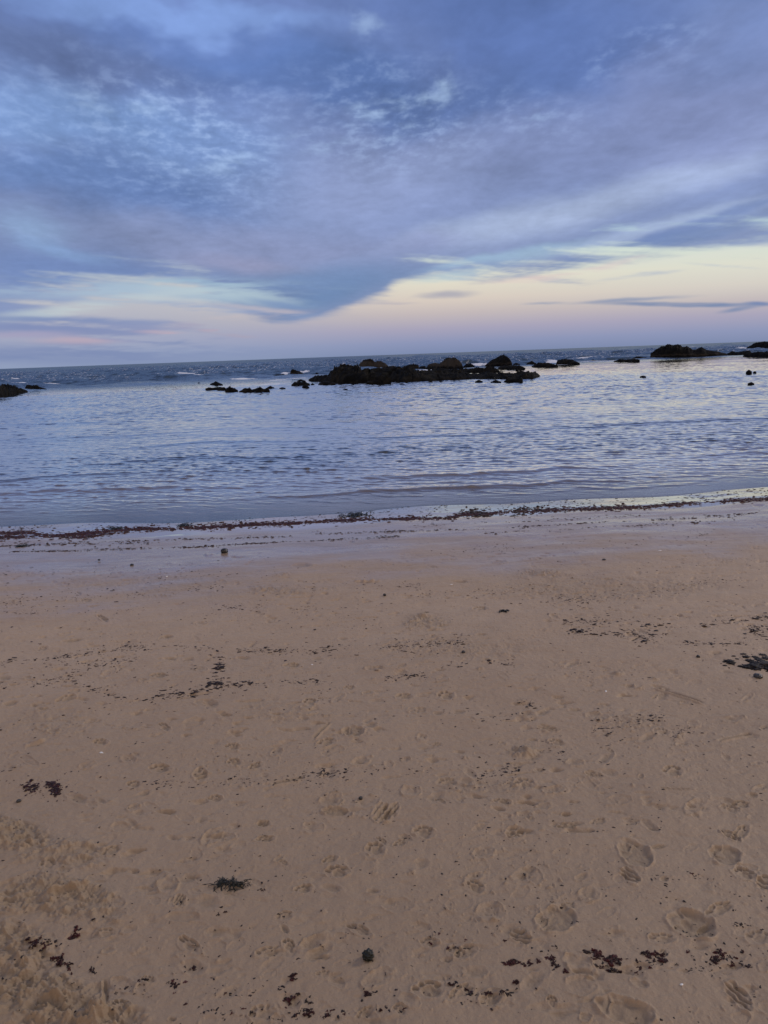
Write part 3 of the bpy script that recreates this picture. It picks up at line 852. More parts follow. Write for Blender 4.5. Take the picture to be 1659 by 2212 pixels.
# ------------------------------------------------------------------ the sea
FOAM = [(600, 822, 20, 1.6), (530, 822, 30, 1.4), (640, 818, 20, 1.6), (735, 800, 20, 2.0), (1085, 790, 16, 1.8), (930, 800, 30, 1.6), (1210, 788, 30, 1.5), (40, 838, 30, 1.8), (445, 819, 26, 1.6), (1320, 781, 20, 1.2), (1560, 764, 20, 1.4), (92, 802, 15, 2.6), (81, 815, 16, 1.6), (100, 835, 24, 2.6), (412, 821, 34, 1.8), (551, 813, 10, 3.6), (590, 830, 26, 2.2), (488, 819, 24, 1.6),
        (659, 807, 10, 2.4), (700, 811, 22, 2.6), (622, 808, 14, 1.8), (771, 800, 9, 2.2), (1013, 780, 26, 3.0), (1035, 790, 20, 1.8), (864, 799, 9, 2),
        (906, 797, 16, 1.8), (960, 797, 20, 1.6), (1256, 776, 26, 3.4), (1200, 784, 18, 2.4), (1270, 782, 34, 2.0), (1598, 757, 14, 3.4),
        (1400, 773, 12, 1.6), (1180, 781, 18, 1.4), (1395, 764, 16, 1.4), (1640, 766, 20, 1.2), (1100, 801, 20, 1.0), (1350, 754, 30, .9),
        (20, 822, 26, 1.2), (350, 762 + 30, 16, .7), (1140, 772, 26, .9), (1490, 750, 22, .6), (780, 780, 14, .8), (240, 800, 14, .7)]


def spectrum_tile(n, L, lam0, lam1, wind, spread, seed, power=1.0):
    """a tile of random sea surface, unit rms slope, wavelengths lam0..lam1"""
    rg = np.random.default_rng(seed)
    kx = np.fft.fftfreq(n, L / n) * 2 * np.pi
    KX, KY = np.meshgrid(kx, kx, indexing='ij')
    K = np.sqrt(KX ** 2 + KY ** 2) + 1e-9
    k0, k1 = 2 * np.pi / lam1, 2 * np.pi / lam0
    S = np.where((K > k0) & (K < k1), K ** (-power - 1.0), 0)
    c = np.abs((KX * math.cos(wind) + KY * math.sin(wind)) / K)
    S = S * (c ** spread + .05)
    H = (rg.normal(size=(n, n)) + 1j * rg.normal(size=(n, n))) * np.sqrt(S) / K ** .5
    h = np.real(np.fft.ifft2(H))
    gx = np.gradient(h, L / n, axis=0)
    return (h / gx.std() / 1.4).astype(np.float64), L


def sample(tile, x, y):
    t, L = tile
    n = t.shape[0]
    u, v = x / L * n, y / L * n
    i, j = np.floor(u).astype(np.int64), np.floor(v).astype(np.int64)
    fu, fv = u - i, v - j
    i %= n; j %= n
    i1, j1 = (i + 1) % n, (j + 1) % n
    return (t[i, j] * (1 - fu) + t[i1, j] * fu) * (1 - fv) + (t[i, j1] * (1 - fu) + t[i1, j1] * fu) * fv


def build_sea():
    r = np.concatenate([np.arange(7.6, 26, .030), np.arange(26, 60, .060), np.geomspace(60, 400, 620), np.geomspace(404, 26000, 160)])
    fine = np.arange(-.60, .60, .0013)
    th = np.concatenate([np.linspace(-1.5, -.605, 70), fine, np.linspace(.605, 1.5, 70)])
    x, y = polar_grid(r, th)
    nr, nt = x.shape
    R = np.sqrt(x * x + y * y)
    s = y - shore_y(x)
    wa = math.radians(78)
    t1 = spectrum_tile(640, 12.0, .11, .5, wa, 12.0, 1, .8)
    t2 = spectrum_tile(512, 61.0, .8, 7.0, wa + .1, 5, 2, 1.2)
    t3 = spectrum_tile(512, 640.0, 7.0, 46.0, wa - .15, 4.0, 3, 1.5)
    # open sea begins behind the line of rocks
    line = np.interp(x / np.maximum(y, 1), [-.55, -.45, -.2, 0, .2, .4, .55], [70, 76, 80, 92, 108, 122, 128])
    op = sstep(line * .82, line * 1.12, y)
    gust = .75 + .4 * sstep(-.6, .8, fbm(x * .13, y * .3, 3))
    gust2 = .7 + .6 * sstep(-.6, .8, fbm(x * .03 + 9, y * .07, 3))
    edge = sstep(.0, 2.2, s)
    a1 = LAG_A * (1 + .45 * sstep(16, 5, s)) * gust * (.25 + .75 * edge) * sstep(150, 50, R)
    a2 = (.006 * gust2 * sstep(.5, 7, s)) * (1 - op) + .17 * op * gust2 * sstep(700, 200, R)
    a3 = .075 * op * sstep(4500, 900, R) + .004 * (1 - op)
    xr, yr = x * math.cos(.17) - y * math.sin(.17), x * math.sin(.17) + y * math.cos(.17)
    h1 = .8 * sample(t1, x, y) + .55 * sample(t1, xr * 1.31 + 3, yr * 1.31)
    hb = 1.6 * (.8 * sample(t1, x / 1.7, y / 1.6) + .55 * sample(t1, xr / 1.4 + 3, yr / 1.3))
    wb = sstep(4, 20, s)
    h1 = h1 * (1 - wb) + hb * wb
    sd1 = h1[::9, ::9].std()
    h1 = np.clip(h1 / sd1, -2.6, 2.6)
    z = a1 * sd1 * (h1 + .26 * (h1 * h1 - 1))
    push = z.copy()                       # crests lean toward the beach, so their near faces are the steep ones
    z2 = sample(t2, x, y) * .8 + .5 * sample(t2, xr * 1.27, yr * 1.27 + 9)
    z += a2 * z2 * sstep(.2, 5, s)
    z3 = sample(t3, x + 200, y + 90)
    z += a3 * z3 * sstep(.5, 9, s)
    # small waves running in to the shore, each a low ridge with a steeper front
    wig = .22 * fbm(x * .35, y * .05 + 3, 3) + .06 * fbm(x * 1.4, y * .2, 2)
    for (sc_, hh, wd, seed) in [(.55, .010, .12, 1), (1.4, .030, .18, 2), (2.6, .038, .26, 3), (4.1, .040, .36, 4), (6.2, .036, .5, 5), (9.2, .036, .7, 6), (13, .03, .9, 7), (18, .025, 1.2, 8)]:
        u = (s - sc_ - wig * (1 + .3 * seed) - .035 * x * (1 if seed % 2 else -.6)) / wd
        am = hh * sstep(-.45, .55, perlin(x * .16 + 11 * seed, y * 0 + seed * 3.3))
        z += am * np.where(u < 0, np.exp(-(u * 2.4) ** 2), np.exp(-(u * .9) ** 2)) * sstep(.02, .3, s)
    # foam and breaking crests near the rocks
    foam = np.zeros_like(x)
    for (px, py, hw, hh) in FOAM:
        c = on_sea(px, py)
        d = math.hypot(c[0], c[1])
        hx = 1.3 * hw / FPX * d
        hy = max(hh, .8) / FPX * d * min(d / CAM_Z, 30) * .5
        i0, i1 = np.searchsorted(r, [d - hy * 3, d + hy * 3])
        sl = slice(max(i0 - 1, 0), i1 + 1)
        g = np.exp(-(((x[sl] - c[0]) / hx) ** 2 + ((y[sl] - c[1]) / hy) ** 2))
        foam[sl] = np.maximum(foam[sl], g * .95)
        z[sl] += g * min(.5 * hh / FPX * d, .9) * (.6 + .8 * np.abs(fbm(x[sl] * 1.7, y[sl] * 1.3, 3)))
    foam = np.maximum(foam, .40 * op * sstep(2.6, 3.4, z3 + .35 * z2) * sstep(1500, 300, R))
    # water thins to a film on the sand
    bz = base_z(x, y)
    depth = np.maximum(z - bz, 0)
    z = z * sstep(-.1, 1.1, s) + .003 * sstep(-.1, .1, s)
    far = sstep(line * .7, line * 1.1, y)
    push += .25 * a2 * z2 * op
    y = y - np.clip(push * np.where(op > .5, .5, 1.2), -.5, .5) * sstep(.3, 1.5, s)
    co = np.stack([x, y, z], -1).reshape(-1, 3)
    me = mesh_np('sea_surface', co, grid_faces(nr, nt)[:, ::-1], {'depth': depth, 'foam': foam, 'far': far})
    o = link('sea', me, M_WATER)
    tag(o, 'calm rippled sea water with choppier blue sea beyond the rocks', 'sea', kind='structure')
    return o


LAG_A = .044


# ------------------------------------------------------------------ rocks from silhouettes
def n3(p, s, o=0.0):
    return mnoise.noise(Vector((p[0] * s + o, p[1] * s - o, p[2] * s + .5 * o)))


def rock(prof, base, depth, mat, label, name='rock', cat='rock', group=None, lump=.16, seed=0, fr=2.6):
    """prof: outline of the top as picture points, base: picture row(s) of the waterline; depth in metres away from the viewer"""
    random.seed(seed + 1000)
    pts = sorted(prof)
    xs = [p[0] for p in pts]; ys = [p[1] for p in pts]
    if not isinstance(base, (list, tuple)): base = [(xs[0], base), (xs[-1], base)]
    bx, by = [b[0] for b in base], [b[1] for b in base]
    x0, x1 = xs[0], xs[-1]
    c = on_sea((x0 + x1) / 2, float(np.interp((x0 + x1) / 2, bx, by)))
    dist = float(np.hypot(c[0], c[1]))
    vdir = np.array([c[0], c[1], 0]) / dist
    wm = (x1 - x0) / FPX * dist
    nu = int(min(260, max(24, (x1 - x0) * 1.5)))
    nv = int(min(90, max(16, nu * min(1.2, depth / max(wm, .1)) + 10)))
    co = []
    for i in range(nu + 1):
        px = x0 + (x1 - x0) * i / nu
        pb = float(np.interp(px, bx, by))
        g = on_sea(px, pb)
        dd = float(np.hypot(g[0], g[1]))
        H = max(0.0, (pb - float(np.interp(px, xs, ys))) / FPX * dd)
        e = math.sin(math.pi * i / nu)
        dep = depth * (.25 + .75 * e ** .5) if nu else depth
        for j in range(nv + 1):
            t = 2 * j / nv - 1
            f = max(0.0, 1 - abs(t) ** fr) ** .62
            p = g + vdir * (dep * .5 * (t + 1))
            q = (p[0], p[1], H * f)
            n_ = n3(q, 1.1 / max(.5, H * 1.0 + .25), seed) + .5 * n3(q, 2.6, seed + 5) * min(1, .5 + H)
            d1 = mnoise.voronoi(Vector((q[0] * 1.6, q[1] * 1.6, q[2] * 2.2 + seed)))[0]
            cr = (d1[1] - d1[0])
            z = H * f * (1 + lump * 1.3 * n_) + lump * .55 * min(H + .1, .7) * f * (cr - .35) * 1.4
            if j == 0 or j == nv or i == 0 or i == nu: z = -.25
            side = vdir * (n3(q, .9, seed + 9) * .22 * min(depth, 2.0)) + np.array([-vdir[1], vdir[0], 0]) * n3(q, 1.3, seed + 14) * .1 * min(1.5, H + .2)
            co.append((p[0] + side[0] - c[0], p[1] + side[1] - c[1], z + .02))
    co = np.array(co)
    me = mesh_np(name, co, grid_faces(nu + 1, nv + 1))
    o = link(name, me, mat, (c[0], c[1], 0))
    tag(o, label, cat, group)
    return o


def zA(l): return [(763.1 + a * .26, 743.2 + b * .26) for a, b in l]
def zB(l): return [(424.7 + a * .24, 749.9 + b * .24) for a, b in l]
def zL(l): return [(a * .36, 716.7 + b * .36) for a, b in l]
def zR(l): return [(1128 + a * .32, 716.7 + b * .32) for a, b in l]
def rA(v): return 743.2 + v * .26
def rB(v): return 749.9 + v * .24
def rL(v): return 716.7 + v * .36
def rR(v): return 716.7 + v * .32


def build_rocks():
    R = rock
    G1 = 'low black rocks around the main reef'
    G2 = 'brown boulders standing behind the reef'
    G3 = 'weed covered clumps in the shallow water'
    reef_top = zB([(1000, 288), (1060, 266), (1160, 265), (1175, 240), (1210, 210), (1260, 200), (1340, 192), (1400, 195), (1440, 215), (1480, 218)]) + \
        zA([(330, 215), (400, 222), (460, 210), (520, 235), (560, 245), (640, 238), (700, 230), (800, 235), (860, 220), (900, 235), (960, 245),
            (1000, 265), (1110, 262), (1120, 250), (1160, 245), (1200, 258), (1250, 262), (1260, 248), (1280, 250), (1290, 268), (1340, 255),
            (1380, 260), (1440, 240), (1470, 250), (1510, 245), (1540, 242), (1562, 262)])
    reef_base = zB([(1000, 300), (1100, 310), (1250, 320), (1540, 320)]) + zA([(110, 312), (300, 310), (420, 315), (600, 310), (780, 300), (940, 292),
                                                                         (1100, 292), (1240, 292), (1500, 290), (1562, 266)])
    R(reef_top, reef_base, 9.0, M_ROCK, 'long low black weed covered reef, largest dark mass in the middle of the water', 'rock_reef', 'reef', lump=.30, seed=1, fr=2.4)
    R(zA([(50, 208), (52, 170), (75, 150), (105, 136), (130, 128), (150, 131), (165, 140), (180, 155), (225, 145), (255, 158), (280, 175), (320, 208)]), rA(216), 3.6,
      M_BOULD, 'big brown boulder with a black crown rising behind the left half of the reef', 'boulder', 'boulder', G2, .12, 2)
    R(zA([(385, 208), (430, 185), (500, 168), (540, 178), (552, 204)]), rA(212), 2.6, M_BOULD2, 'slanting dark slab rock between the two brown boulders', 'boulder', 'boulder', G2, .14, 3)
    R(zA([(545, 200), (560, 184), (598, 184), (606, 204)]), rA(208), 2.0, M_ROCK, 'small dark rock tucked against the slanting slab', seed=4, group=G1)
    R(zA([(600, 206), (625, 172), (670, 163), (715, 168), (740, 150), (780, 125), (845, 120), (870, 135), (905, 165), (918, 200)]), rA(205), 4.2,
      M_BOULD, 'broad brown humped boulder behind the middle of the reef with a long left shoulder', 'boulder', 'boulder', G2, .13, 5)
    R(zA([(602, 214), (625, 190), (690, 192), (700, 212)]), rA(217), 1.5, M_ROCK, 'small black rock at the left foot of the broad humped boulder', seed=6, group=G1)
    R(zA([(912, 190), (940, 165), (980, 165), (1012, 188)]), rA(193), 2.0, M_ROCK, 'low dark rock beside the right end of the broad humped boulder', seed=7, group=G1)
    R(zA([(1088, 184), (1130, 150), (1180, 124), (1225, 103), (1250, 95), (1280, 108), (1300, 125), (1318, 158), (1322, 182)]), rA(186), 4.0,
      M_BOULD2, 'tall wedge shaped dark boulder with a steep right side, right of the reef centre', 'boulder', 'boulder', G2, .08, 8)
    R(zA([(1200, 200), (1240, 184), (1320, 180), (1380, 185), (1432, 204)]), rA(208), 2.5, M_ROCK, 'thin black ledge just in front of the tall wedge boulder', seed=9, group=G1)
    R(zA([(868, 224), (900, 205), (1000, 203), (1080, 205), (1120, 190), (1170, 195), (1214, 222)]), rA(236), 2.6, M_ROCK, 'long dark ledge between the reef and the tall wedge boulder', seed=10, group=G1, lump=.3)
    R(zA([(683, 222), (715, 200), (800, 214), (812, 224)]), rA(226), 1.6, M_ROCK, 'small dark ledge right behind the middle of the reef', seed=11, group=G1)
    R(zA([(1302, 212), (1340, 196), (1380, 180), (1430, 200)]), rA(209), 1.6, M_ROCK, 'small pointed black rock right of the thin ledge', seed=12, group=G1)
    R(zA([(1346, 226), (1360, 206), (1376, 226)]), rA(228), .9, M_ROCK, 'tiny black stub in the water below the pointed rock', seed=13, group=G1)
    R(zA([(1448, 166), (1485, 143), (1522, 164)]), rA(168), 2.0, M_ROCK, 'small peaked far rock midway between the wedge boulder and the twin low rocks', seed=14, group=G1)
    R(zA([(1326, 170), (1350, 158), (1388, 170)]), rA(172), 1.6, M_ROCK, 'low far rock touching the right side of the wedge boulder', seed=15, group=G1)
    R(zA([(106, 334), (122, 314), (150, 308), (290, 308), (296, 326)]), [(763 + 106 * .26, rA(338)), (763 + 296 * .26, rA(328))], 1.3, M_ROCK, 'lumpy black rock jutting out in front of the left half of the reef', seed=16, group=G1, lump=.3)
    R(zA([(1248, 316), (1290, 286), (1345, 290), (1400, 285), (1412, 308)]), rA(317), 1.4, M_ROCK, 'flat black slab in front of the right end of the reef', seed=17, group=G1, lump=.2)
    R(zA([(1008, 318), (1040, 300), (1078, 314)]), rA(319), .8, M_BOULD2, 'small brownish stone just in front of the reef right of its middle', seed=18, group=G1)
    R(zA([(1138, 320), (1180, 303), (1232, 318)]), rA(321), .8, M_BOULD2, 'small flat stone between the brownish stone and the flat black slab', seed=19, group=G1)
    R(zA([(236, 345), (247, 340), (260, 345)]), rA(347), .4, M_ROCK, 'rock tip barely breaking the surface in front of the reef', seed=20, group=G3)
    R(zA([(380, 336), (405, 331), (432, 336)]), rA(338), .5, M_ROCK, 'thin sliver of rock awash in front of the reef', seed=21, group=G3)
    # left of the reef
    R(zB([(160, 283), (210, 256), (260, 262), (330, 273), (338, 283)]), rB(286), 2.0, M_ROCK, 'rounded black rock with a tapering right tail, far left of the reef', seed=22, group=G1)
    R(zB([(355, 277), (380, 268), (408, 277)]), rB(279), 1.2, M_ROCK, 'flat rock awash right of the tapering rock', seed=23, group=G1)
    R(zB([(428, 276), (445, 258), (480, 276)]), rB(278), 1.2, M_ROCK, 'small leaning rock left of the splash of foam', seed=24, group=G1)
    R(zB([(508, 275), (540, 256), (568, 275)]), rB(278), 1.2, M_ROCK, 'small dark rock with white water breaking on it', seed=25, group=G1)
    R(zB([(660, 273), (690, 255), (720, 250), (780, 247), (845, 262), (850, 272)]), rB(274), 2.0, M_ROCK, 'low black ledge leading up to the pointed green topped rock', seed=26, group=G1)
    R(zB([(838, 264), (850, 212), (870, 203), (930, 225), (965, 245), (992, 264)]), rB(266), 2.4, M_BOULD2, 'pointed rock with an olive green top left of the reef', 'boulder', 'boulder', G2, .1, 27)
    R(zB([(1020, 256), (1060, 246), (1095, 256)]), rB(260), 1.2, M_ROCK, 'flat black rock between the pointed rock and the reef', seed=28, group=G1)
    R(zB([(1062, 244), (1080, 231), (1103, 243)]), rB(247), 1.0, M_ROCK, 'small rock in white water just above the flat black rock', seed=29, group=G1)
    R(zB([(900, 306), (940, 294), (985, 306)]), rB(308), 1.0, M_ROCK, 'dark sliver of rock off the left tip of the reef', seed=30, group=G1)
    R(zB([(850, 344), (880, 321), (930, 317), (948, 326), (970, 314), (1020, 331), (1024, 344)]), rB(347), 1.2, M_ROCK, 'double humped black rock in the water left of the reef', seed=31, group=G1, lump=.3)
    R(zB([(1026, 338), (1042, 328), (1063, 338)]), rB(340), .6, M_ROCK, 'little black rock beside the double humped one', seed=32, group=G1)
    R(zB([(945, 366), (960, 346), (985, 342), (1016, 364)]), rB(368), .8, M_ROCK, 'rounded black rock standing in front of the double humped one', seed=33, group=G1)
    R(zB([(1092, 338), (1140, 314), (1200, 312), (1254, 326)]), rB(340), 1.4, M_ROCK, 'low black rock at the near left foot of the reef', seed=34, group=G1)
    R(zB([(118, 338), (172, 311), (238, 338)]), rB(341), 1.3, M_ROCK, 'single cone shaped black rock left of the reef', seed=35, group=G1)
    R(zB([(-2, 328), (18, 321), (42, 328)]), rB(330), .7, M_ROCK, 'tiny rock awash left of the cone shaped rock', seed=36, group=G3)
    R(zB([(76, 376), (110, 364), (150, 371), (180, 368), (210, 360), (250, 368), (272, 378)]), rB(386), 1.2, M_ROCK, 'ragged line of weed covered rock, leftmost of the three ragged clumps', seed=37, group=G3, lump=.35)
    R(zB([(255, 392), (275, 372), (300, 360), (335, 376), (350, 372), (376, 392)]), rB(404), 1.0, M_ROCK, 'ragged weed covered rock, middle of the three ragged clumps', seed=38, group=G3, lump=.35)
    R(zB([(378, 402), (430, 376), (482, 368), (500, 388), (540, 374), (575, 364), (605, 378), (640, 368), (662, 392)]), rB(406), 1.3, M_ROCK, 'ragged weed covered rock, widest and rightmost of the three ragged clumps', seed=39, group=G3, lump=.35)
    R(zB([(632, 368), (668, 352), (704, 368)]), rB(374), .8, M_ROCK, 'small rounded weed clump above the right end of the widest ragged clump', seed=40, group=G3, lump=.3)
    R(zB([(742, 372), (770, 365), (804, 371)]), rB(375), .5, M_ROCK, 'thin dark rock awash right of the ragged clumps', seed=41, group=G3)
    R(zB([(1316, 380), (1340, 376), (1362, 380)]), rB(382), .4, M_ROCK, 'tiny dark rock in the calm water below the left of the reef', seed=42, group=G3)
    # left edge of the picture
    R(zL([(-190, 350), (-110, 340), (-50, 330), (0, 336), (40, 326), (62, 334), (90, 332), (120, 344), (150, 349), (168, 356)]),
      [(-190 * .36, rL(392)), (0, rL(388)), (55 * .36, rL(378)), (100 * .36, rL(366)), (168 * .36, rL(359))], 3.2, M_ROCK, 'large black rock cut by the left edge of the photo', seed=43, lump=.34, group='black rocks at the left edge')
    R(zL([(142, 346), (165, 325), (182, 323), (197, 331), (215, 324), (245, 336), (282, 344)]), rL(348), 1.8, M_ROCK, 'low black rock with two humps trailing right from the one at the left edge', seed=44, lump=.2, group='black rocks at the left edge')
    R(zL([(283, 240), (294, 231), (308, 240)]), rL(242), 3, M_ROCK, 'tiny far rock with a whitecap on the left horizon', seed=45)
    # right of the reef
    G4 = 'dark rocks along the right side'
    R(zR([(862, 172), (864, 150), (895, 128), (930, 110), (975, 98), (1020, 103), (1040, 96), (1060, 98), (1078, 115), (1110, 111), (1150, 131), (1180, 125), (1210, 114),
          (1240, 130), (1300, 137), (1380, 150), (1396, 160)]), [(1128 + 862 * .32, rR(177)), (1128 + 1100 * .32, rR(172)), (1128 + 1396 * .32, rR(163))], 8.0,
      M_BOULD2, 'largest long humped rock on the right, sloping down to its right end', 'rock_outcrop', 'rock', G4, .12, 46)
    R(zR([(1378, 152), (1415, 134), (1440, 142), (1490, 137), (1530, 132), (1562, 150)]), rR(156), 4.0, M_ROCK, 'low black rocks bridging the long humped rock and the right edge rock', seed=47, group=G4, lump=.25)
    R(zR([(1505, 130), (1510, 112), (1540, 100), (1560, 86), (1600, 80), (1640, 78), (1720, 90), (1770, 125)]), rR(134), 6.0, M_BOULD2, 'high rounded rock cut by the right edge of the photo', 'rock_outcrop', 'rock', G4, .1, 48)
    R(zR([(1488, 164), (1530, 146), (1600, 140), (1720, 142), (1760, 160)]), rR(167), 3.0, M_ROCK, 'flat black shelf in front of the high rounded right edge rock', seed=49, group=G4, lump=.2)
    R(zR([(616, 200), (660, 188), (700, 190), (760, 185), (795, 192)]), rR(203), 2.4, M_ROCK, 'thin black ledge left of the long humped rock, nearer one', seed=50, group=G4, lump=.2)
    R(zR([(742, 178), (780, 168), (842, 174)]), rR(180), 2.4, M_ROCK, 'thin black ledge touching the left foot of the long humped rock', seed=51, group=G4)
    R(zR([(62, 234), (110, 212), (180, 214), (244, 228)]), rR(237), 2.6, M_ROCK, 'left one of the twin low black rocks with surf behind', seed=52, group=G4)
    R(zR([(228, 216), (240, 195), (270, 190), (330, 192), (390, 212)]), rR(222), 3.0, M_ROCK, 'right one of the twin low black rocks with a burst of surf behind', seed=53, group=G4)
    R(zR([(456, 199), (480, 189), (502, 198)]), rR(201), 1.8, M_ROCK, 'small lone rock right of the surf burst', seed=54, group=G4)
    R(zR([(28, 216), (60, 200), (97, 214)]), rR(219), 1.8, M_ROCK, 'small peaked rock behind the left twin rock', seed=55, group=G4)
    R(zR([(1508, 276), (1530, 261), (1553, 274)]), rR(283), .8, M_ROCK, 'round black rock alone in the calm water near the right edge', seed=56, group=G3, fr=3)
    R(zR([(1556, 276), (1571, 270), (1582, 276)]), rR(280), .4, M_ROCK, 'tiny rock beside the lone round one near the right edge', seed=57, group=G3)
    R(zR([(1518, 354), (1545, 346), (1566, 353)]), rR(358), .5, M_ROCK, 'small dark rock nearest the beach at the right, below the lone round one', seed=58, group=G3)
    R(zR([(792, 304), (815, 299), (838, 304)]), rR(308), .6, M_BOULD2, 'flat greenish rock barely above the calm water on the right', seed=59, group=G3)
    R([(808 - 12, 818), (812, 812), (835, 812), (845, 818)], 829, .8, M_ROCK, 'small block standing at the front face of the reef under the big boulder', seed=60, group=G1)


# ------------------------------------------------------------------ seaweed scraps
def scrap_geo(seed, n=5, flat=.35):
    """a crumpled frond scrap of unit size: a few short bent lobed blades"""
    rg = random.Random(seed)
    V, F = [], []
    for b in range(n):
        a = rg.uniform(0, 2 * math.pi)
        ox, oy = rg.gauss(0, .22), rg.gauss(0, .15)
        L = rg.uniform(.35, .75)
        w0 = rg.uniform(.10, .2)
        seg = 5
        lift = rg.uniform(.05, flat)
        tw = rg.uniform(-1.5, 1.5)
        base = len(V)
        x, y = ox, oy
        for i in range(seg + 1):
            t = i / seg
            a2 = a + tw * (t - .5)
            wd = w0 * (math.sin(math.pi * (.12 + .80 * t)) ** .7) * rg.uniform(.65, 1.35)
            zz = .05 + lift * math.sin(math.pi * t) + rg.uniform(-.02, .05)
            nx, ny = -math.sin(a2), math.cos(a2)
            V.append((x + nx * wd, y + ny * wd, zz * rg.uniform(.3, 1)))
            V.append((x, y, zz + .06))
            V.append((x - nx * wd, y - ny * wd, zz * rg.uniform(.3, 1)))
            V.append((x, y, .0))
            x += math.cos(a2) * L / seg
            y += math.sin(a2) * L / seg
        for i in range(seg):
            p = base + i * 4
            for q in range(4):
                F.append((p + q, p + (q + 1) % 4, p + 4 + (q + 1) % 4, p + 4 + q))
    V = np.array(V)
    V[:, :2] -= V[:, :2].mean(0)
    V /= np.abs(V[:, :2]).max()
    return V, np.array(F)


GEOS = [scrap_geo(40 + i, 1 + i % 4, .22) for i in range(16)]


def ground_z(x, y):
    return float(base_z(np.array([x]), np.array([y]))[0])


SURF = {}


def snap_prepare(sand):
    from mathutils.bvhtree import BVHTree
    return None


def scatter_line(pts, width, count, smin, smax, spread=1.0):
    """points along a picture polyline; sizes are picture units"""
    seg = [math.hypot(b[0] - a[0], b[1] - a[1]) for a, b in zip(pts, pts[1:])]
    tot = sum(seg)
    out = []
    # clumped along the line
    ph = [random.uniform(0, 6.28) for _ in range(4)]
    while len(out) < count:
        d = random.uniform(0, tot)
        u = d / max(tot, 1)
        dens = (.62 if count > 3000 else .5) + .3 * math.sin(u * tot / 23 + ph[0]) + .25 * math.sin(u * tot / 61 + ph[1])
        if random.random() > dens + .1: continue
        k = 0
        while k < len(seg) - 1 and d > seg[k]:
            d -= seg[k]; k += 1
        t = d / seg[k]
        x = pts[k][0] + (pts[k + 1][0] - pts[k][0]) * t
        y = pts[k][1] + (pts[k + 1][1] - pts[k][1]) * t
        y += random.gauss(0, width * .5) * (1 if random.random() < .7 else 2.6) * spread
        x += random.gauss(0, width) * 1.4
        out.append((x, y, smin + (smax - smin) * random.random() ** 2.2))
    return out


